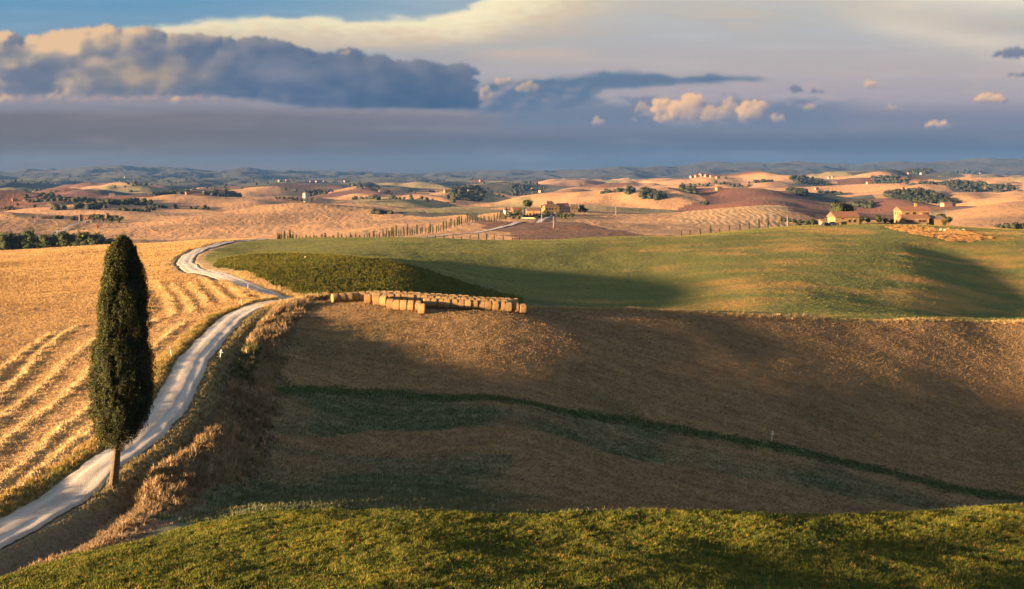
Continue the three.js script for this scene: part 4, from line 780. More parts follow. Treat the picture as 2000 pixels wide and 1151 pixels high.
function block(parent, { x = 0, z = 0, y = 0, w, d, h, rise, along = 'x', wall, roof, hip = 0, over = 0.45, windows = [], chimneys = [], deep = 1.5 }) {   // x, z: middle of the block; front faces +z
  const pent = (W, D) => { const s = new THREE.Shape([[-W / 2, -deep], [W / 2, -deep], [W / 2, h], [0, hip ? h : h + rise], [-W / 2, h]].map(([a, b]) => new THREE.Vector2(a, b))); return new THREE.ExtrudeGeometry(s, { depth: D, bevelEnabled: false }).translate(0, 0, -D / 2); };
  const walls = along === 'x' ? pent(d, w).rotateY(Math.PI / 2) : pent(w, d);
  const wm = part('wall', walls.translate(x, y, z), wall, parent);
  const span = along === 'x' ? d : w, len = (along === 'x' ? w : d) + 2 * over, half = span / 2 + over, drop = -over * rise / (span / 2), th = 0.2, hp = hip * half;
  const tri = [], v = (a, b, c) => [a, b, c], A = v(-len / 2, h + drop, half), B = v(len / 2, h + drop, half), C = v(len / 2 - hp, h + rise, 0), D = v(-len / 2 + hp, h + rise, 0), E = v(-len / 2, h + drop, -half), G = v(len / 2, h + drop, -half);
  const quad = (p, q, r, s) => tri.push(...p, ...q, ...r, ...p, ...r, ...s), up = (p) => [p[0], p[1] + th, p[2]];
  quad(up(A), up(B), up(C), up(D)); quad(up(G), up(E), up(D), up(C)); tri.push(...up(B), ...up(G), ...up(C), ...up(E), ...up(A), ...up(D));
  quad(A, B, up(B), up(A)); quad(G, E, up(E), up(G)); quad(B, G, up(G), up(B)); quad(E, A, up(A), up(E)); quad(B, A, D, C); quad(E, G, C, D);
  if (!hip) { quad(B, C, up(C), up(B)); quad(C, G, up(G), up(C)); quad(A, up(A), up(D), D); quad(D, up(D), up(E), E); }
  const g = new THREE.BufferGeometry(); g.setAttribute('position', new THREE.Float32BufferAttribute(tri, 3)); const uv = []; for (let i = 0; i < tri.length; i += 3) uv.push(tri[i], tri[i + 2] * 1.1 + tri[i + 1]); g.setAttribute('uv', new THREE.Float32BufferAttribute(uv, 2));
  if (along !== 'x') g.rotateY(Math.PI / 2);
  g.translate(x, y + 0.02, z); g.computeVertexNormals();
  const rm = part('roof', g, roof, parent);
  for (const [face, u, b, ww, hh, kind = 'window'] of windows) {   // face f: front, l: left gable
    const put = (geo) => (face === 'f' ? geo.translate(x + u, y + b + hh / 2, z + d / 2) : geo.rotateY(-Math.PI / 2).translate(x - w / 2, y + b + hh / 2, z + u));
    const o = part(kind === 'door' ? 'door' : kind === 'arch' ? 'archway' : 'window', put(new THREE.BoxGeometry(ww, hh, 0.16)), GLASS, parent);
    if (kind !== 'arch') part('lintel', put(new THREE.BoxGeometry(ww + 0.3, 0.16, 0.24).translate(0, hh / 2 + 0.08, 0)), TRIM, o);
    if (kind === 'shutter') for (const s of [-1, 1]) part('shutter', put(new THREE.BoxGeometry(ww * 0.5, hh, 0.1).translate(s * ww * 0.76, 0, 0.08)), SHUTTER, o);
  }
  for (const [cx, cz, ch, cw = 0.7] of chimneys) { const c = part('chimney', new THREE.BoxGeometry(cw, ch, cw).translate(x + cx, y + h + rise + ch / 2 - 0.5, z + cz), wall, rm); part('chimney_cap', new THREE.BoxGeometry(cw + 0.3, 0.14, cw + 0.3).translate(x + cx, y + h + rise + ch - 0.4, z + cz), roof, c); }
  return wm;
}
const building = (name, px, d, turn, label, category, group, sink = 0) => { const [X, Z] = xy(px, d); return thing(name, X, Z, turn, label, category, group, sink); };
{ // the farm on the right
  const b = building('stone_barn', 1647, 480, 0.2, 'long stone barn with red tiled roof left of the farmhouse, two cars in front', 'barn');
  block(b, { w: 11, d: 7, h: 3.7, rise: 1.9, wall: WALL.ochre, roof: ROOFM.tile, windows: [['f', -1.6, 0, 2.3, 1.7, 'door'], ['f', 1.1, 1.2, 0.9, 1.3], ['f', 3.5, 1.2, 0.9, 1.3], ['f', -2.2, 2.75, 0.9, 0.5]], chimneys: [] });
  const h = building('stone_farmhouse', 1784, 498, 0.1, 'two-storey ochre stone farmhouse with tiled roofs and a chimney on the right hill', 'farmhouse');
  block(h, { x: 1.4, z: -4.2, w: 13.4, d: 8, h: 5.9, rise: 1.7, wall: WALL.ochre, roof: ROOFM.tile, windows: [['l', 2.2, 3.9, 0.7, 1.4], ['l', -0.1, 3.9, 0.7, 1.4], ['l', -2.4, 3.9, 0.7, 1.4], ['f', -4.2, 3.9, 0.9, 1.3, 'shutter'], ['f', -0.8, 4.1, 1.4, 1.2, 'arch'], ['f', 3.2, 3.9, 0.8, 1.3, 'shutter'], ['f', 5, 3.9, 0.8, 1.3, 'shutter']], chimneys: [[1.8, 0, 1.9, 1]] });
  block(h, { x: -1.2, z: 2.6, w: 12, d: 5.6, h: 2.9, rise: 1.2, wall: WALL.pale, roof: ROOFM.tile, windows: [['f', -4.1, 0.9, 0.9, 1.3, 'shutter'], ['f', -2.2, 0.9, 0.9, 1.3, 'shutter'], ['f', 1.9, 0.9, 0.9, 1.3, 'shutter'], ['f', 3.7, 0.9, 0.9, 1.3, 'shutter']], chimneys: [[4.2, -0.4, 1.2, 0.8]] });
  block(h, { x: 6.4, z: 1.6, w: 3, d: 3, h: 2.7, rise: 1, wall: WALL.grey, roof: ROOFM.grey, windows: [['f', 0, 0, 1.6, 2.1, 'arch']] });
  block(h, { x: 10.6, z: 2, w: 5.8, d: 5, h: 2.4, rise: 1, hip: 0.7, wall: WALL.ochre, roof: ROOFM.grey });
  const annex = building('small_annex', 1611, 505, 0.1, 'low pale outbuilding half hidden left of the stone barn', 'outbuilding');
  block(annex, { w: 4, d: 4, h: 2, rise: 0.6, wall: WALL.pale, roof: ROOFM.tile, chimneys: [[0.6, 0, 0.8, 0.5]] });
  // two parked cars
  const paint = [mat([0.03, 0.04, 0.08], { roughness: 0.25, metalness: 0.3 }), mat([0.035, 0.05, 0.12], { roughness: 0.25, metalness: 0.3 })], tyre = mat([0.02, 0.02, 0.02]), chrome = mat([0.6, 0.6, 0.6], { roughness: 0.3, metalness: 0.8 }), lampM = mat([0.7, 0.68, 0.6], { roughness: 0.2 });
  const car = (px, d, turn, k, label) => {
    const t = building('parked_car', px, d, turn, label, 'car', 'cars parked before the stone barn');
    const side = (pts, w) => new THREE.ExtrudeGeometry(new THREE.Shape(pts.map(([a, b]) => new THREE.Vector2(a, b))), { depth: w, bevelEnabled: true, bevelSize: 0.06, bevelThickness: 0.06, bevelSegments: 2 }).translate(0, 0, -w / 2);
    const body = part('body', side([[-2.05, 0.35], [2.05, 0.35], [2.1, 0.75], [1.9, 0.9], [0.95, 0.98], [-1.8, 1.0], [-2.05, 0.85]], 1.6), paint[k], t);
    part('cabin', side([[-1.7, 0.98], [0.95, 0.98], [0.35, 1.45], [-1.2, 1.48]], 1.4), GLASS, t); part('roof', side([[-1.25, 1.44], [0.4, 1.42], [0.3, 1.52], [-1.15, 1.54]], 1.34), paint[k], t);
    for (const x of [-1.3, 1.35]) for (const z of [-0.82, 0.82]) { const w = part('wheel', new THREE.CylinderGeometry(0.32, 0.32, 0.2, 16).rotateX(Math.PI / 2).translate(x, 0.32, z), tyre, t); part('rim', new THREE.CylinderGeometry(0.19, 0.19, 0.22, 10).rotateX(Math.PI / 2).translate(x, 0.32, z), chrome, w); }
    for (const z of [-0.6, 0.6]) part('headlight', new THREE.BoxGeometry(0.08, 0.14, 0.34).translate(2.14, 0.72, z), lampM, t);
  };
  car(1614, 462, 0.5, 0, 'dark blue parked car, left of the two before the stone barn');
  car(1628, 463, 0.2, 1, 'blue parked car directly before the barn corner, right of the two');
  tree('wide', 1645, 505, 11.4, 'big round green tree rising behind the stone barn', 'tree', null, 0.98);
  for (const [k, px, d, hh, l] of [['bush', 1680, 492, 2.8, 'dark round bush right of the stone barn'], ['round', 1694, 496, 3.4, 'small leafy tree second from the barn toward the farmhouse'], ['round', 1715, 496, 4.2, 'small upright tree midway between barn and farmhouse'], ['bush', 1731, 497, 2.2, 'low hedge bush left of the farmhouse'], ['bush', 1741, 488, 2.2, 'bush at the farmhouse left corner'], ['round', 1821, 512, 4.6, 'dark tree close behind the farmhouse annex'], ['umbrella', 1839, 500, 5.4, 'umbrella-shaped dark tree right of the farmhouse'], ['umbrella', 1853, 490, 4, 'smaller umbrella-shaped tree farthest right of the farmhouse'], ['bush', 1845, 488, 2.4, 'broad dark hedge under the umbrella trees'], ['bush', 1812, 484, 1.2, 'low shrub before the farmhouse annex'], ['bush', 1560, 560, 3, 'bush left of the farm on the ridge'], ['bush', 1575, 545, 2.6, 'second bush left of the barn on the ridge'], ['bush', 1590, 540, 3, 'bush nearest the outbuilding on the ridge']]) tree(k, px, d, hh, l, k === 'bush' ? 'bush' : 'tree', null, k === 'bush' ? 1.15 : 1);
  // the excavation below the house
  const beam = mat([0.62, 0.5, 0.34]);
  for (const [px, d, l] of [[1838, 443, 'left of two pale timber beams lying in the dug-out yard'], [1846, 442, 'right of two pale timber beams lying in the dug-out yard']]) { const t = building('timber_beam', px, d, 1.15, l, 'beam', 'beams in the dug-out yard'); t.position.y -= 0.3; t.rotation.z = -0.22; part('timber', new THREE.BoxGeometry(7, 0.5, 0.6), beam, t); part('plank', new THREE.BoxGeometry(7, 0.12, 0.75).translate(0, 0.31, 0), beam, t); }
  const r = rng(701), rockM = stone([0.2, 0.165, 0.14], 1);
  for (let i = 0; i < 12; i++) { const px = lerp(1775, 1890, (i + 0.8 * r()) / 12), d = lerp(436, 452, r()), t = new THREE.IcosahedronGeometry(0.5 + 0.7 * r(), 1), P = t.attributes.position; for (let k = 0; k < P.count; k++) { const f = 1 + 0.35 * n3(P.getX(k) * 1.7 + i * 5, P.getY(k) * 1.7, P.getZ(k) * 1.7); P.setXYZ(k, P.getX(k) * f, P.getY(k) * f * 0.6, P.getZ(k) * f); } t.computeVertexNormals(); const [X, Z] = xy(px, d), o = new THREE.Mesh(t, rockM); o.name = numbered('boulder'); o.position.set(X, groundY(X, Z) - 1.1 * sm(0, 0.5, PIT(X, Z)) + 0.15, Z); o.castShadow = o.receiveShadow = true; tag(o, `${ordinal(i + 1)} grey boulder from the left in the dug-out yard below the farmhouse`, 'boulder', 'rubble boulders in the dug-out yard'); scene.add(o); }
}
{ // the hilltop villa in the centre
  const v = building('hilltop_villa', 1086, 1080, 0.3, 'large hilltop villa with lit arcade, roof turret and grey right wing', 'villa');
  block(v, { x: -6, z: 0, w: 15, d: 11, h: 8.2, rise: 2.6, hip: 0.8, wall: WALL.ochre, roof: ROOFM.brown, windows: [['f', -5.4, 4.6, 1.7, 2, 'arch'], ['f', -2.6, 4.6, 1.7, 2, 'arch'], ['f', 0.3, 4.6, 1.7, 2, 'arch'], ['f', 4, 4.8, 1.1, 1.8], ['f', -3, 0.4, 2, 2.4, 'arch'], ['f', 1, 0.4, 2, 2.4, 'arch'], ['f', 4.4, 0.4, 1.4, 2.2, 'arch'], ['l', -2, 4.6, 1.4, 2, 'arch'], ['l', 2, 4.6, 1.4, 2, 'arch']] });
  block(v, { x: -7, z: -0.5, y: 10, w: 7, d: 5, h: 1.6, rise: 1.3, deep: 1.6, hip: 0.6, wall: WALL.ochre, roof: ROOFM.brown, windows: [['f', -1.4, 0.2, 0.8, 0.9], ['f', 1.4, 0.2, 0.8, 0.9]] });
  block(v, { x: 7.4, z: -2.4, w: 11.5, d: 8, h: 8.4, rise: 2, wall: WALL.grey, roof: ROOFM.tile, windows: [['f', -3.5, 5, 1.1, 1.7], ['f', 0.4, 5, 1.1, 1.7], ['f', 3.6, 5, 1.1, 1.7], ['f', -1.4, 1, 1.2, 1.8], ['f', 3, 1, 1.2, 1.8]], chimneys: [[5, 0, 1.8, 1]] });
  block(v, { x: 17.4, z: -0.6, w: 8.4, d: 9, h: 8.2, rise: 1.3, hip: 0.7, wall: WALL.pale, roof: ROOFM.grey, windows: [['l', 0, 1, 1.4, 2.4, 'door'], ['f', -1.5, 5, 1, 1.6], ['f', 2, 5, 1, 1.6], ['f', 0.5, 1, 1, 1.6]], chimneys: [[3.6, 0, 1.4, 0.8]] });
  const b = building('orange_barn', 1041, 1040, 0.12, 'orange plastered barn with open ground floor below the villa', 'barn');
  block(b, { w: 12.5, d: 9, h: 5, rise: 1.9, wall: WALL.orange, roof: ROOFM.brown, windows: [['f', -3.2, 0, 2, 2.5, 'arch'], ['f', 0.2, 0, 2, 2.5, 'arch'], ['f', 3.4, 0, 2.2, 2.5, 'arch'], ['f', -0.4, 3.1, 1.1, 1.1]], chimneys: [[-3.6, -0.4, 1.3, 0.8]] });
  const c = building('yellow_cottage', 1007, 1060, 0.3, 'small yellow cottage among cypresses left of the orange barn', 'cottage'); block(c, { w: 7, d: 6, h: 5.4, rise: 1.6, wall: WALL.ochre, roof: ROOFM.tile, windows: [['f', -1.7, 3.2, 1, 1.5], ['f', 1.7, 3.2, 1, 1.5], ['f', 0, 0, 1.2, 2.2, 'door']] });
  const e = building('low_cottage', 991, 1070, 0.3, 'low pale cottage farthest left of the villa group', 'cottage'); block(e, { w: 6, d: 5, h: 3.4, rise: 1.2, wall: WALL.white, roof: ROOFM.tile, windows: [['f', 0, 0.8, 1, 1.4]] });
  const w = building('garden_wall', 1034, 1000, 0.06, 'low white garden wall in front of the orange barn', 'wall'); part('masonry', new THREE.BoxGeometry(15, 1.2, 0.4).translate(0, 0.4, 0), WALL.white, w); part('coping', new THREE.BoxGeometry(15.2, 0.12, 0.6).translate(0, 1.06, 0), TRIM, w);
  let n = 0;
  for (const [px, d, h] of [[989, 1040, 9.5], [1000, 1045, 6.5], [1004, 1035, 5], [1018, 1040, 8], [1024, 1045, 8.6], [1016, 1052, 7], [978, 1010, 7.5], [982, 1020, 6.5], [972, 990, 6]]) { n++; const [X, Z] = xy(px, d); cypress(X, Z, h, 1.15, `${ordinal(n)} listed dark cypress among the cottages left of the villa`.replace('listed ', ''), 'cypresses among the villa cottages'); }
  const list = [['umbrella', 1030, 1075, 12, 'tall dark umbrella pine behind the orange barn'], ['round', 1069, 1030, 8, 'dense green tree at the villa front corner'], ['round', 1078, 1040, 6, 'second smaller tree at the villa front corner'], ['round', 1137, 1090, 8, 'dark tree at the right end of the villa'], ['bush', 1130, 1085, 4, 'bush beside the villa right end'], ['bush', 1145, 1095, 3.5, 'outermost bush right of the villa'], ['olive', 1003, 985, 4, 'grey-green olive left on the terrace slope'], ['olive', 1012, 980, 4.4, 'grey-green olive in the middle of the terrace slope'], ['olive', 985, 985, 4, 'leftmost grey-green olive on the terrace slope'], ['bush', 1098, 1020, 4, 'dark bush left below the grey wing'], ['bush', 1106, 1010, 5, 'large dark bush below the grey wing'], ['bush', 1090, 1030, 4, 'bush under the villa arcade'], ['bush', 1117, 1030, 4, 'bush below the pale right block'], ['bush', 1047, 985, 3, 'low bush on the slope above the utility pole'], ['bush', 1019, 1015, 3.5, 'bush left of the white garden wall'], ['bush', 1060, 1005, 3.4, 'bush right of the white garden wall'], ['round', 996, 1030, 5, 'round tree before the low pale cottage'], ['round', 1011, 1032, 5.5, 'round tree before the yellow cottage'], ['umbrella', 1053, 1045, 6, 'small dark tree against the orange barn gable']];
  for (const [k, px, d, h, l] of list) tree(k, px, d, h, l, k === 'bush' ? 'bush' : 'tree', null, k === 'bush' ? 1.3 : 1);
}

// ------------------------------------------------------------------ the left side: tree belt in the dip, hamlet, watch tower
{
  const belt = [['wide', -6, 690, 8.6], ['round', 14, 680, 8], ['tall', 16, 705, 11], ['wide', 30, 690, 7.6], ['round', 44, 685, 7], ['loose', 54, 700, 10.4], ['round', 62, 684, 7], ['wide', 74, 690, 6.6], ['round', 84, 682, 6.8], ['round', 94, 690, 6], ['wide', 108, 690, 8.4], ['round', 120, 684, 9], ['tall', 128, 700, 9.6], ['wide', 138, 690, 8.2], ['wide', 152, 690, 9], ['round', 164, 684, 9.6], ['wide', 176, 690, 8.6], ['round', 188, 684, 7.6], ['olive', 200, 690, 7]];
  belt.forEach(([k, px, d, h], i) => tree(k, px, d, h + 6, `${ordinal(i + 1)} dark broadleaf tree from the left in the belt behind the stubble`, 'tree', 'tree belt behind the stubble field', k === 'tall' ? 0.9 : 1.25));
  const D = 1250;
  const simple = (name, px, d, turn, w, dd, h, rise, wall, roof, label, cat, wins = []) => { const o = building(name, px, d, turn, label, cat); block(o, { w, d: dd, h, rise, wall, roof, windows: wins }); return o; };
  const W3 = (w, y = 1.2, n = 3) => Array.from({ length: n }, (_, i) => ['f', (i - (n - 1) / 2) * w / n, y, 1, 1.4]);
  simple('dark_shed', 92, D - 40, 0.3, 11, 7, 3.4, 0.9, WALL.dark, ROOFM.grey, 'low dark shed with grey roof standing alone left of the hamlet', 'shed', [['f', -3, 0, 2.4, 2.4, 'door'], ['f', 2, 0, 2.4, 2.4, 'door']]);
  simple('long_house', 152, D, 0.3, 10, 8, 4.6, 1.6, WALL.rose, ROOFM.brown, 'brown tiled house left of the pale tower in the hamlet', 'house', W3(10));
  simple('orange_house', 165, D + 60, 0.25, 11, 7, 4.4, 1.5, WALL.orange, ROOFM.tile, 'orange house at the top of the left hamlet', 'house', W3(11, 1.4, 4));
  const tw = building('pale_tower', 157, D - 70, 0.5, 'narrow pale stone tower at the front of the hamlet', 'tower'); block(tw, { w: 3, d: 3, h: 6.4, rise: 0.8, hip: 0.9, over: 0.25, wall: WALL.ochre, roof: ROOFM.brown, windows: [['f', 0, 4.4, 0.7, 1], ['f', 0, 1.6, 0.7, 1]] });
  simple('white_house', 172, D - 80, 0.35, 6.6, 5, 3.2, 0.9, WALL.white, ROOFM.tile, 'bright white arched house right of the pale tower', 'house', [['f', -1.6, 0, 1.3, 2, 'arch'], ['f', 0.6, 0, 1.3, 2, 'arch']]);
  simple('row_house', 205, D + 20, 0.25, 8, 7, 5, 1.5, WALL.rose, ROOFM.brown, 'dim rose house right of the hamlet trees', 'house', W3(8));
  simple('gable_house', 222, D, 0.3, 9, 8, 4.6, 1.8, WALL.rose, ROOFM.brown, 'wide dim house at the right end of the hamlet', 'house', W3(9));
  simple('tower_house', 209, D + 10, 0.5, 2.6, 3, 7.4, 0.8, WALL.pale, ROOFM.tile, 'slender pale chimney-like house among the hamlet trees', 'house', [['f', 0, 4, 0.7, 1]]);
  simple('orange_hut', 190, D - 120, 0.3, 3, 2.6, 2.4, 0.8, WALL.orange, ROOFM.tile, 'tiny orange hut below the white arched house', 'hut', [['f', 0, 0, 1, 1.8, 'door']]);
  simple('small_white_hut', 131, D - 10, 0.3, 5, 4, 2.6, 1, WALL.pale, ROOFM.grey, 'small grey-roofed hut between hedge and hamlet', 'hut', [['f', 0, 0, 1, 1.8, 'door']]);
  [['round', 156, D + 20, 6, 'round tree left of the orange hamlet house'], ['tall', 176, D - 10, 9.5, 'tall dark tree, left of the pair in the hamlet middle'], ['round', 184, D - 10, 8.5, 'dark round tree, right of the pair in the hamlet middle'], ['wide', 194, D - 15, 9, 'broad dark tree in the hamlet middle'], ['tall', 213, D - 10, 9.5, 'tall dark tree right of the slender house'], ['round', 226, D - 30, 7, 'tree before the wide dim house'], ['tall', 237, D - 20, 8, 'upright dark tree at the hamlet right end'], ['wide', 117, D - 10, 7, 'long hedge tree right of the dark shed'], ['round', 111, D - 12, 6, 'second hedge tree right of the dark shed'], ['round', 106, D - 15, 5, 'hedge tree touching the dark shed'], ['round', 141, D - 20, 6, 'tree left of the brown tiled house'], ['bush', 64, D - 60, 2.6, 'lone bush left of the dark shed'], ['bush', 164, D - 180, 3, 'green bush on the slope below the white arched house'], ['round', 68, 1650, 6.5, 'lone dark tree on the wheat hill left of the hamlet'], ['bush', 200, D - 40, 4, 'bush at the bend of the hamlet lane'], ['bush', 215, D - 60, 5, 'bush below the slender house'], ['bush', 232, D - 60, 5, 'bush below the hamlet right end']].forEach(([k, px, d, h, l]) => tree(k, px, d, h, l, k === 'bush' ? 'bush' : 'tree', null, 1.2));
  // the hamlet lane
  const lane = spline([[86, 474], [100, 462], [112, 454], [130, 446], [150, 438], [168, 432], [185, 424], [196, 419]].map(([x, y]) => ray(x, y, 640)), 8), pos = [], idx = [];
  lane.forEach(([x, z], i) => { const [x1, z1] = lane[Math.min(i + 1, lane.length - 1)], [x0, z0] = lane[Math.max(0, i - 1)], l = Math.hypot(x1 - x0, z1 - z0) || 1; for (const s of [-1, 1]) { const X = x - (z1 - z0) / l * s * 2, Z = z + (x1 - x0) / l * s * 2; pos.push(X, groundY(X, Z) + 0.5, Z); } if (i) { const a = i * 2; idx.push(a - 2, a, a - 1, a - 1, a, a + 1); } });
  const lg = new THREE.BufferGeometry(); lg.setAttribute('position', new THREE.Float32BufferAttribute(pos, 3)); lg.setIndex(idx); lg.computeVertexNormals(); const lm = new THREE.Mesh(lg, mat([0.42, 0.37, 0.33], { side: THREE.DoubleSide })); lm.name = 'hamlet_lane'; lm.userData = { label: 'pale lane climbing the slope to the left hamlet', category: 'road', kind: 'structure' }; scene.add(lm);
  // the square tower house on its knoll
  const [tx, tz] = ray(598, 394, 1500), t = thing('tower_house', tx, tz, 0.6, 'tall square pale tower house on the wheat ridge left of centre', 'tower');
  block(t, { w: 9, d: 9, h: 15, rise: 2.2, hip: 0.9, deep: 4, wall: WALL.white, roof: ROOFM.grey, windows: [['f', -2, 9, 1.2, 2], ['f', 2, 9, 1.2, 2], ['f', 0, 3, 1.4, 2.4]] });
  [[538, 5], [546, 5.5], [555, 6.5], [563, 7], [572, 8], [580, 7.5], [587, 6.5]].forEach(([px, h], i) => tree('round', px, -tz - 10, h, `${ordinal(i + 1)} tree from the left in the row beside the square tower house`, 'tree', 'trees beside the square tower house', 1.5));
  cypress(...xy(609, -tz + 10), 9, 1.4, 'dark cypress right of the square tower house');
  // far houses, each a house of its own
  const spots = [
    [100, 373, 9, 'W', 'white farmhouse speck on the blue left slope'], [108, 374, 8, 'O', 'orange roofed house beside the white farmhouse speck'], [130, 373, 14, 'O', 'long orange farm on the left blue slope'], [28, 391, 12, 'O', 'orange farm at the far left edge below the blue hills'], [46, 391, 9, 'W', 'pale house right of the orange farm at the far left edge'],
    [218, 382, 14, 'W', 'pale block house on the golden rise above the hamlet'], [190, 403, 16, 'O', 'orange tiled house among trees above the hamlet'], [182, 403, 7, 'W', 'small pale house left of the orange tiled house among trees'], [245, 392, 24, 'O', 'long orange farm building right of the hamlet hill'], [216, 402, 7, 'W', 'small pale house behind the hamlet trees'],
    [367, 379, 13, 'R', 'rose stone villa at the end of the far avenue'], [433, 379, 15, 'W', 'white house on the wooded knoll left of the square tower'], [440, 375, 10, 'W', 'upper house on the wooded knoll'], [245, 346, 14, 'W', 'tiny white house high on the blue mountain slope'],
    [548, 354, 22, 'R', 'left block of the rose village below the mountains'], [562, 353, 20, 'R', 'right block of the rose village below the mountains'], [608, 355, 16, 'R', 'leftmost house of the second far rose village'], [620, 355, 18, 'R', 'middle house of the second far rose village'], [634, 355, 16, 'R', 'rightmost house of the second far rose village'], [675, 354, 18, 'R', 'lone rose house under the flat horizon'],
    [744, 374, 11, 'R', 'low rose farm in the centre valley'], [758, 374, 9, 'O', 'orange farm right of the low rose farm in the valley'], [873, 375, 16, 'O', 'orange farm below the wooded knoll in the middle'], [916, 373, 9, 'W', 'left white house on the wooded middle knoll'], [928, 375, 11, 'W', 'right white house on the wooded middle knoll'], [940, 353, 18, 'O', 'orange speck of a house under the middle mountains'],
    [1042, 370, 13, 'R', 'rose house on the knoll behind the villa'], [1057, 374, 12, 'W', 'white house on the knoll behind the villa'], [1404, 370, 16, 'O', 'orange house on the ridge right of the red field'],
    [1352, 346, 14, 'R', 'leftmost house of the ridge town'], [1362, 345, 16, 'R', 'second house from the left of the ridge town'], [1371, 343, 18, 'R', 'tallest central house of the ridge town'], [1381, 344, 16, 'R', 'fourth house of the ridge town'], [1391, 345, 14, 'R', 'fifth house of the ridge town'], [1402, 347, 12, 'R', 'rightmost house of the ridge town'],
    [1620, 347, 12, 'W', 'white house on the wooded right ridge, left one'], [1627, 346, 10, 'W', 'white house on the wooded right ridge, right one'], [1776, 339, 12, 'R', 'left house on the tree-topped hill at right'], [1801, 339, 15, 'W', 'pale house on the tree-topped hill at right'], [1763, 369, 10, 'O', 'left orange house of the farm under the right woods'], [1775, 372, 14, 'W', 'large pale house of the farm under the right woods'], [1787, 371, 10, 'R', 'right rose house of the farm under the right woods'],
    [1697, 358, 12, 'R', 'small rose house among the dark right hills'], [1595, 369, 10, 'R', 'small rose house at the edge of the right valley'], [1967, 372, 12, 'R', 'rose house at the far right edge below the woods'], [1915, 338, 12, 'R', 'rose house on the far right skyline ridge'],
  ];
  const pink = building('rose_farm', 1849, 1750, 0.3, 'long rose pink farm behind the farmhouse umbrella trees', 'farm'); block(pink, { w: 16, d: 9, h: 5, rise: 1.8, wall: WALL.rose, roof: ROOFM.tile, windows: W3(16, 1.4, 4) }); block(pink, { x: 12, z: -3, w: 9, d: 8, h: 4.4, rise: 1.5, wall: WALL.rose, roof: ROOFM.tile });
  const WALLS = { W: stone([0.4, 0.34, 0.25]), O: stone([0.36, 0.19, 0.1]), R: stone([0.34, 0.19, 0.14]) };
  for (const [px, py, w, k, label] of spots) { const [X, Z] = ray(px, py + 1.5, 1300), d = -Z, s = clamp(d / 3000, 0.55, 1.15), ww = w * s, o = thing('far_house', X, Z, 0.3 + 0.4 * hash(px, py, 1), label, 'house'), hh = 0.3 * ww + 1.6; block(o, { w: ww, d: ww * 0.7, h: hh, rise: ww * 0.16, deep: 5, wall: WALLS[k], roof: ROOFM.tile, windows: [['f', -ww * 0.22, hh * 0.4, ww * 0.12, hh * 0.28], ['f', ww * 0.22, hh * 0.4, ww * 0.12, hh * 0.28]] }); }
}
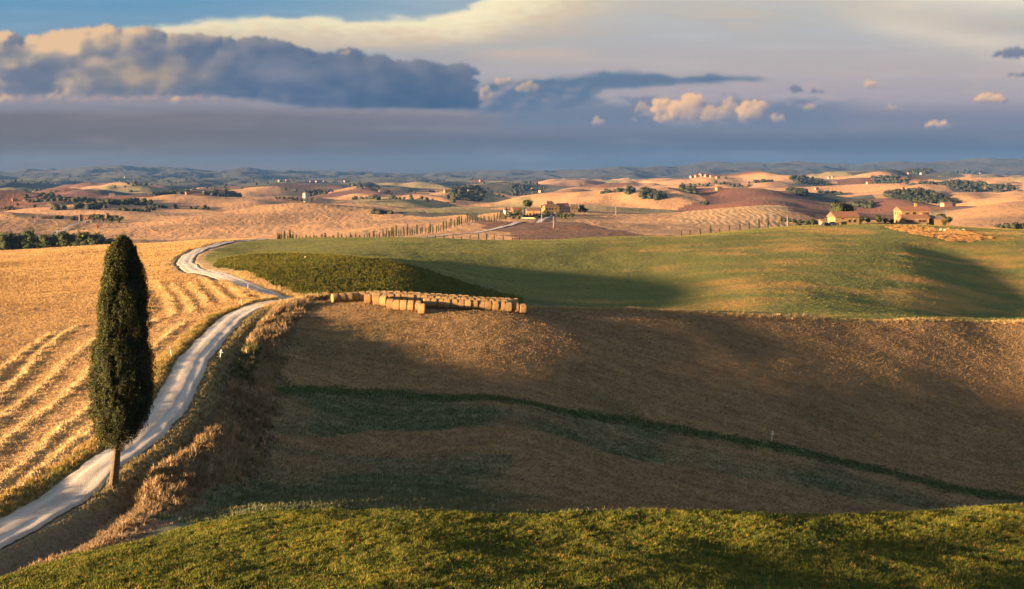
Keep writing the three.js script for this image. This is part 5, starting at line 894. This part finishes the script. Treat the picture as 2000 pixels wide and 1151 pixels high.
// ------------------------------------------------------------------ woods and hedgerows too far off to count
{
  const clump = (() => { const r = rng(811); return foliage(811, { clumps: 40, leaves: 5, size: 0.16, leaf: 0.14, dark: [0.026, 0.04, 0.022], light: [0.06, 0.07, 0.032], place: () => { let x = r() * 2 - 1, y = r(), z = r() * 2 - 1; const l = Math.hypot(x, y, z) || 1; return { p: [x / l * 0.42, 0.1 + y / l * 0.75, z / l * 0.42], n: [x / l, y / l, z / l] }; } }); })();
  const core = new THREE.IcosahedronGeometry(0.44, 1).scale(1, 1.1, 1).translate(0, 0.42, 0); core.deleteAttribute('uv'); core.setAttribute('color', new THREE.BufferAttribute(new Float32Array(core.attributes.position.count * 3).map((_, i) => [0.02, 0.03, 0.015][i % 3]), 3));
  const geo = mergeGeometries([core, clump]), r = rng(821), M = [], m = new THREE.Matrix4(), q = new THREE.Quaternion(), UPV = new THREE.Vector3(0, 1, 0);
  const put = (X, Z, s) => { q.setFromAxisAngle(UPV, r() * 6.283); m.compose(new THREE.Vector3(X, groundY(X, Z) - 0.08 * s, Z), q, new THREE.Vector3(s * (1 + 0.5 * r()), s, s * (1 + 0.5 * r()))); M.push(m.clone()); };
  const line = (pts, n, size, wide, from = 640) => { const c = spline(pts.map(([x, y]) => ray(x, y, from)), 10), p = new Path(c, 5), L = p.len[p.len.length - 1]; for (let i = 0; i < n; i++) { const a = (i + r()) / n * L; let k = 0; while (k < p.len.length - 2 && p.len[k + 1] < a) k++; const t = (a - p.len[k]) / (p.len[k + 1] - p.len[k]), [ax, az] = c[k], [bx, bz] = c[k + 1]; put(lerp(ax, bx, t) + (r() - 0.5) * wide, lerp(az, bz, t) + (r() - 0.5) * wide * 1.5, size * (0.6 + 0.7 * r())); } };
  const wood = (px, py, rx, depth, n, size) => { const [X, Z] = ray(px, py, 1200), W = rx / F * -Z; for (let i = 0; i < n; i++) { const a = r() * 6.283, k = Math.sqrt(r()); put(X + Math.cos(a) * k * W, Z + Math.sin(a) * k * depth, size * (0.6 + 0.7 * r())); } };
  line([[240, 412], [290, 410], [340, 407], [418, 409]], 60, 5, 26); line([[60, 388], [110, 390], [150, 396]], 90, 7, 50, 1300); line([[130, 408], [190, 405], [250, 398], [262, 402]], 70, 8, 40, 1300); line([[730, 418], [745, 417], [760, 417]], 16, 5, 10);
  line([[0, 409], [25, 409]], 24, 4, 14); line([[300, 381], [340, 378], [366, 378]], 30, 9, 20, 1600); line([[690, 387], [750, 389], [800, 386]], 40, 8, 30, 1600); line([[820, 392], [880, 389], [930, 385]], 40, 7, 30, 1600);
  wood(433, 381, 32, 70, 90, 8); wood(915, 374, 34, 110, 110, 8); wood(620, 378, 26, 60, 60, 7); wood(1030, 368, 36, 90, 90, 8); wood(1275, 383, 22, 60, 60, 8); wood(1345, 374, 14, 70, 36, 8);
  wood(1558, 377, 18, 40, 60, 8); wood(1625, 380, 26, 50, 60, 7); wood(1800, 393, 58, 130, 420, 9); wood(1782, 336, 30, 150, 150, 16); wood(1870, 338, 50, 120, 120, 14); wood(1590, 360, 40, 160, 200, 9); wood(1745, 358, 30, 200, 160, 9); wood(1860, 362, 60, 130, 240, 9); wood(1960, 374, 30, 60, 90, 8); wood(1690, 402, 18, 30, 34, 7); wood(1375, 400, 8, 12, 8, 6);
  line([[1330, 363], [1400, 361], [1470, 361], [1500, 355]], 80, 8, 30, 2200); line([[1180, 378], [1230, 380]], 30, 9, 30, 2000); line([[1340, 346], [1400, 347], [1420, 349]], 40, 9, 60, 3000);
  line([[1520, 431], [1560, 435], [1600, 438]], 24, 3, 6, 560); line([[1950, 445], [1975, 446], [2000, 447]], 20, 4, 8, 560); line([[990, 424], [1030, 426], [1060, 420]], 30, 3, 8, 800);
  for (let i = 0; i < 2800; i++) { const d = lerp(3200, 7200, r()), px = lerp(-40, 1050, r()), [X, Z] = xy(px, d); const [ci, cj] = farmland(X, Z); if (hash(ci, cj, 3) < 0.6 && n2(X / 160, Z / 220) > 0.05) put(X, Z, 6 + 6 * r()); }
  const im = new THREE.InstancedMesh(geo, foliageMat, M.length); M.forEach((x, i) => im.setMatrixAt(i, x)); im.name = 'woodland'; im.castShadow = im.receiveShadow = true; tag(im, 'far dark woods and hedgerows among the wheat hills', 'woods', null, 'stuff'); scene.add(im);
}
// unseen pines added left of the view to throw shadow bands over the grass
[[-40, 31, 9], [-42, 19, 9.4]].forEach(([X, d, h], i) => tree('umbrella', 1000 + F * X / d, d, h, `${ordinal(i + 1)} unseen umbrella pine added left of the view for its shadow band`, 'tree', null, 0.9));

renderer.render(scene, camera);
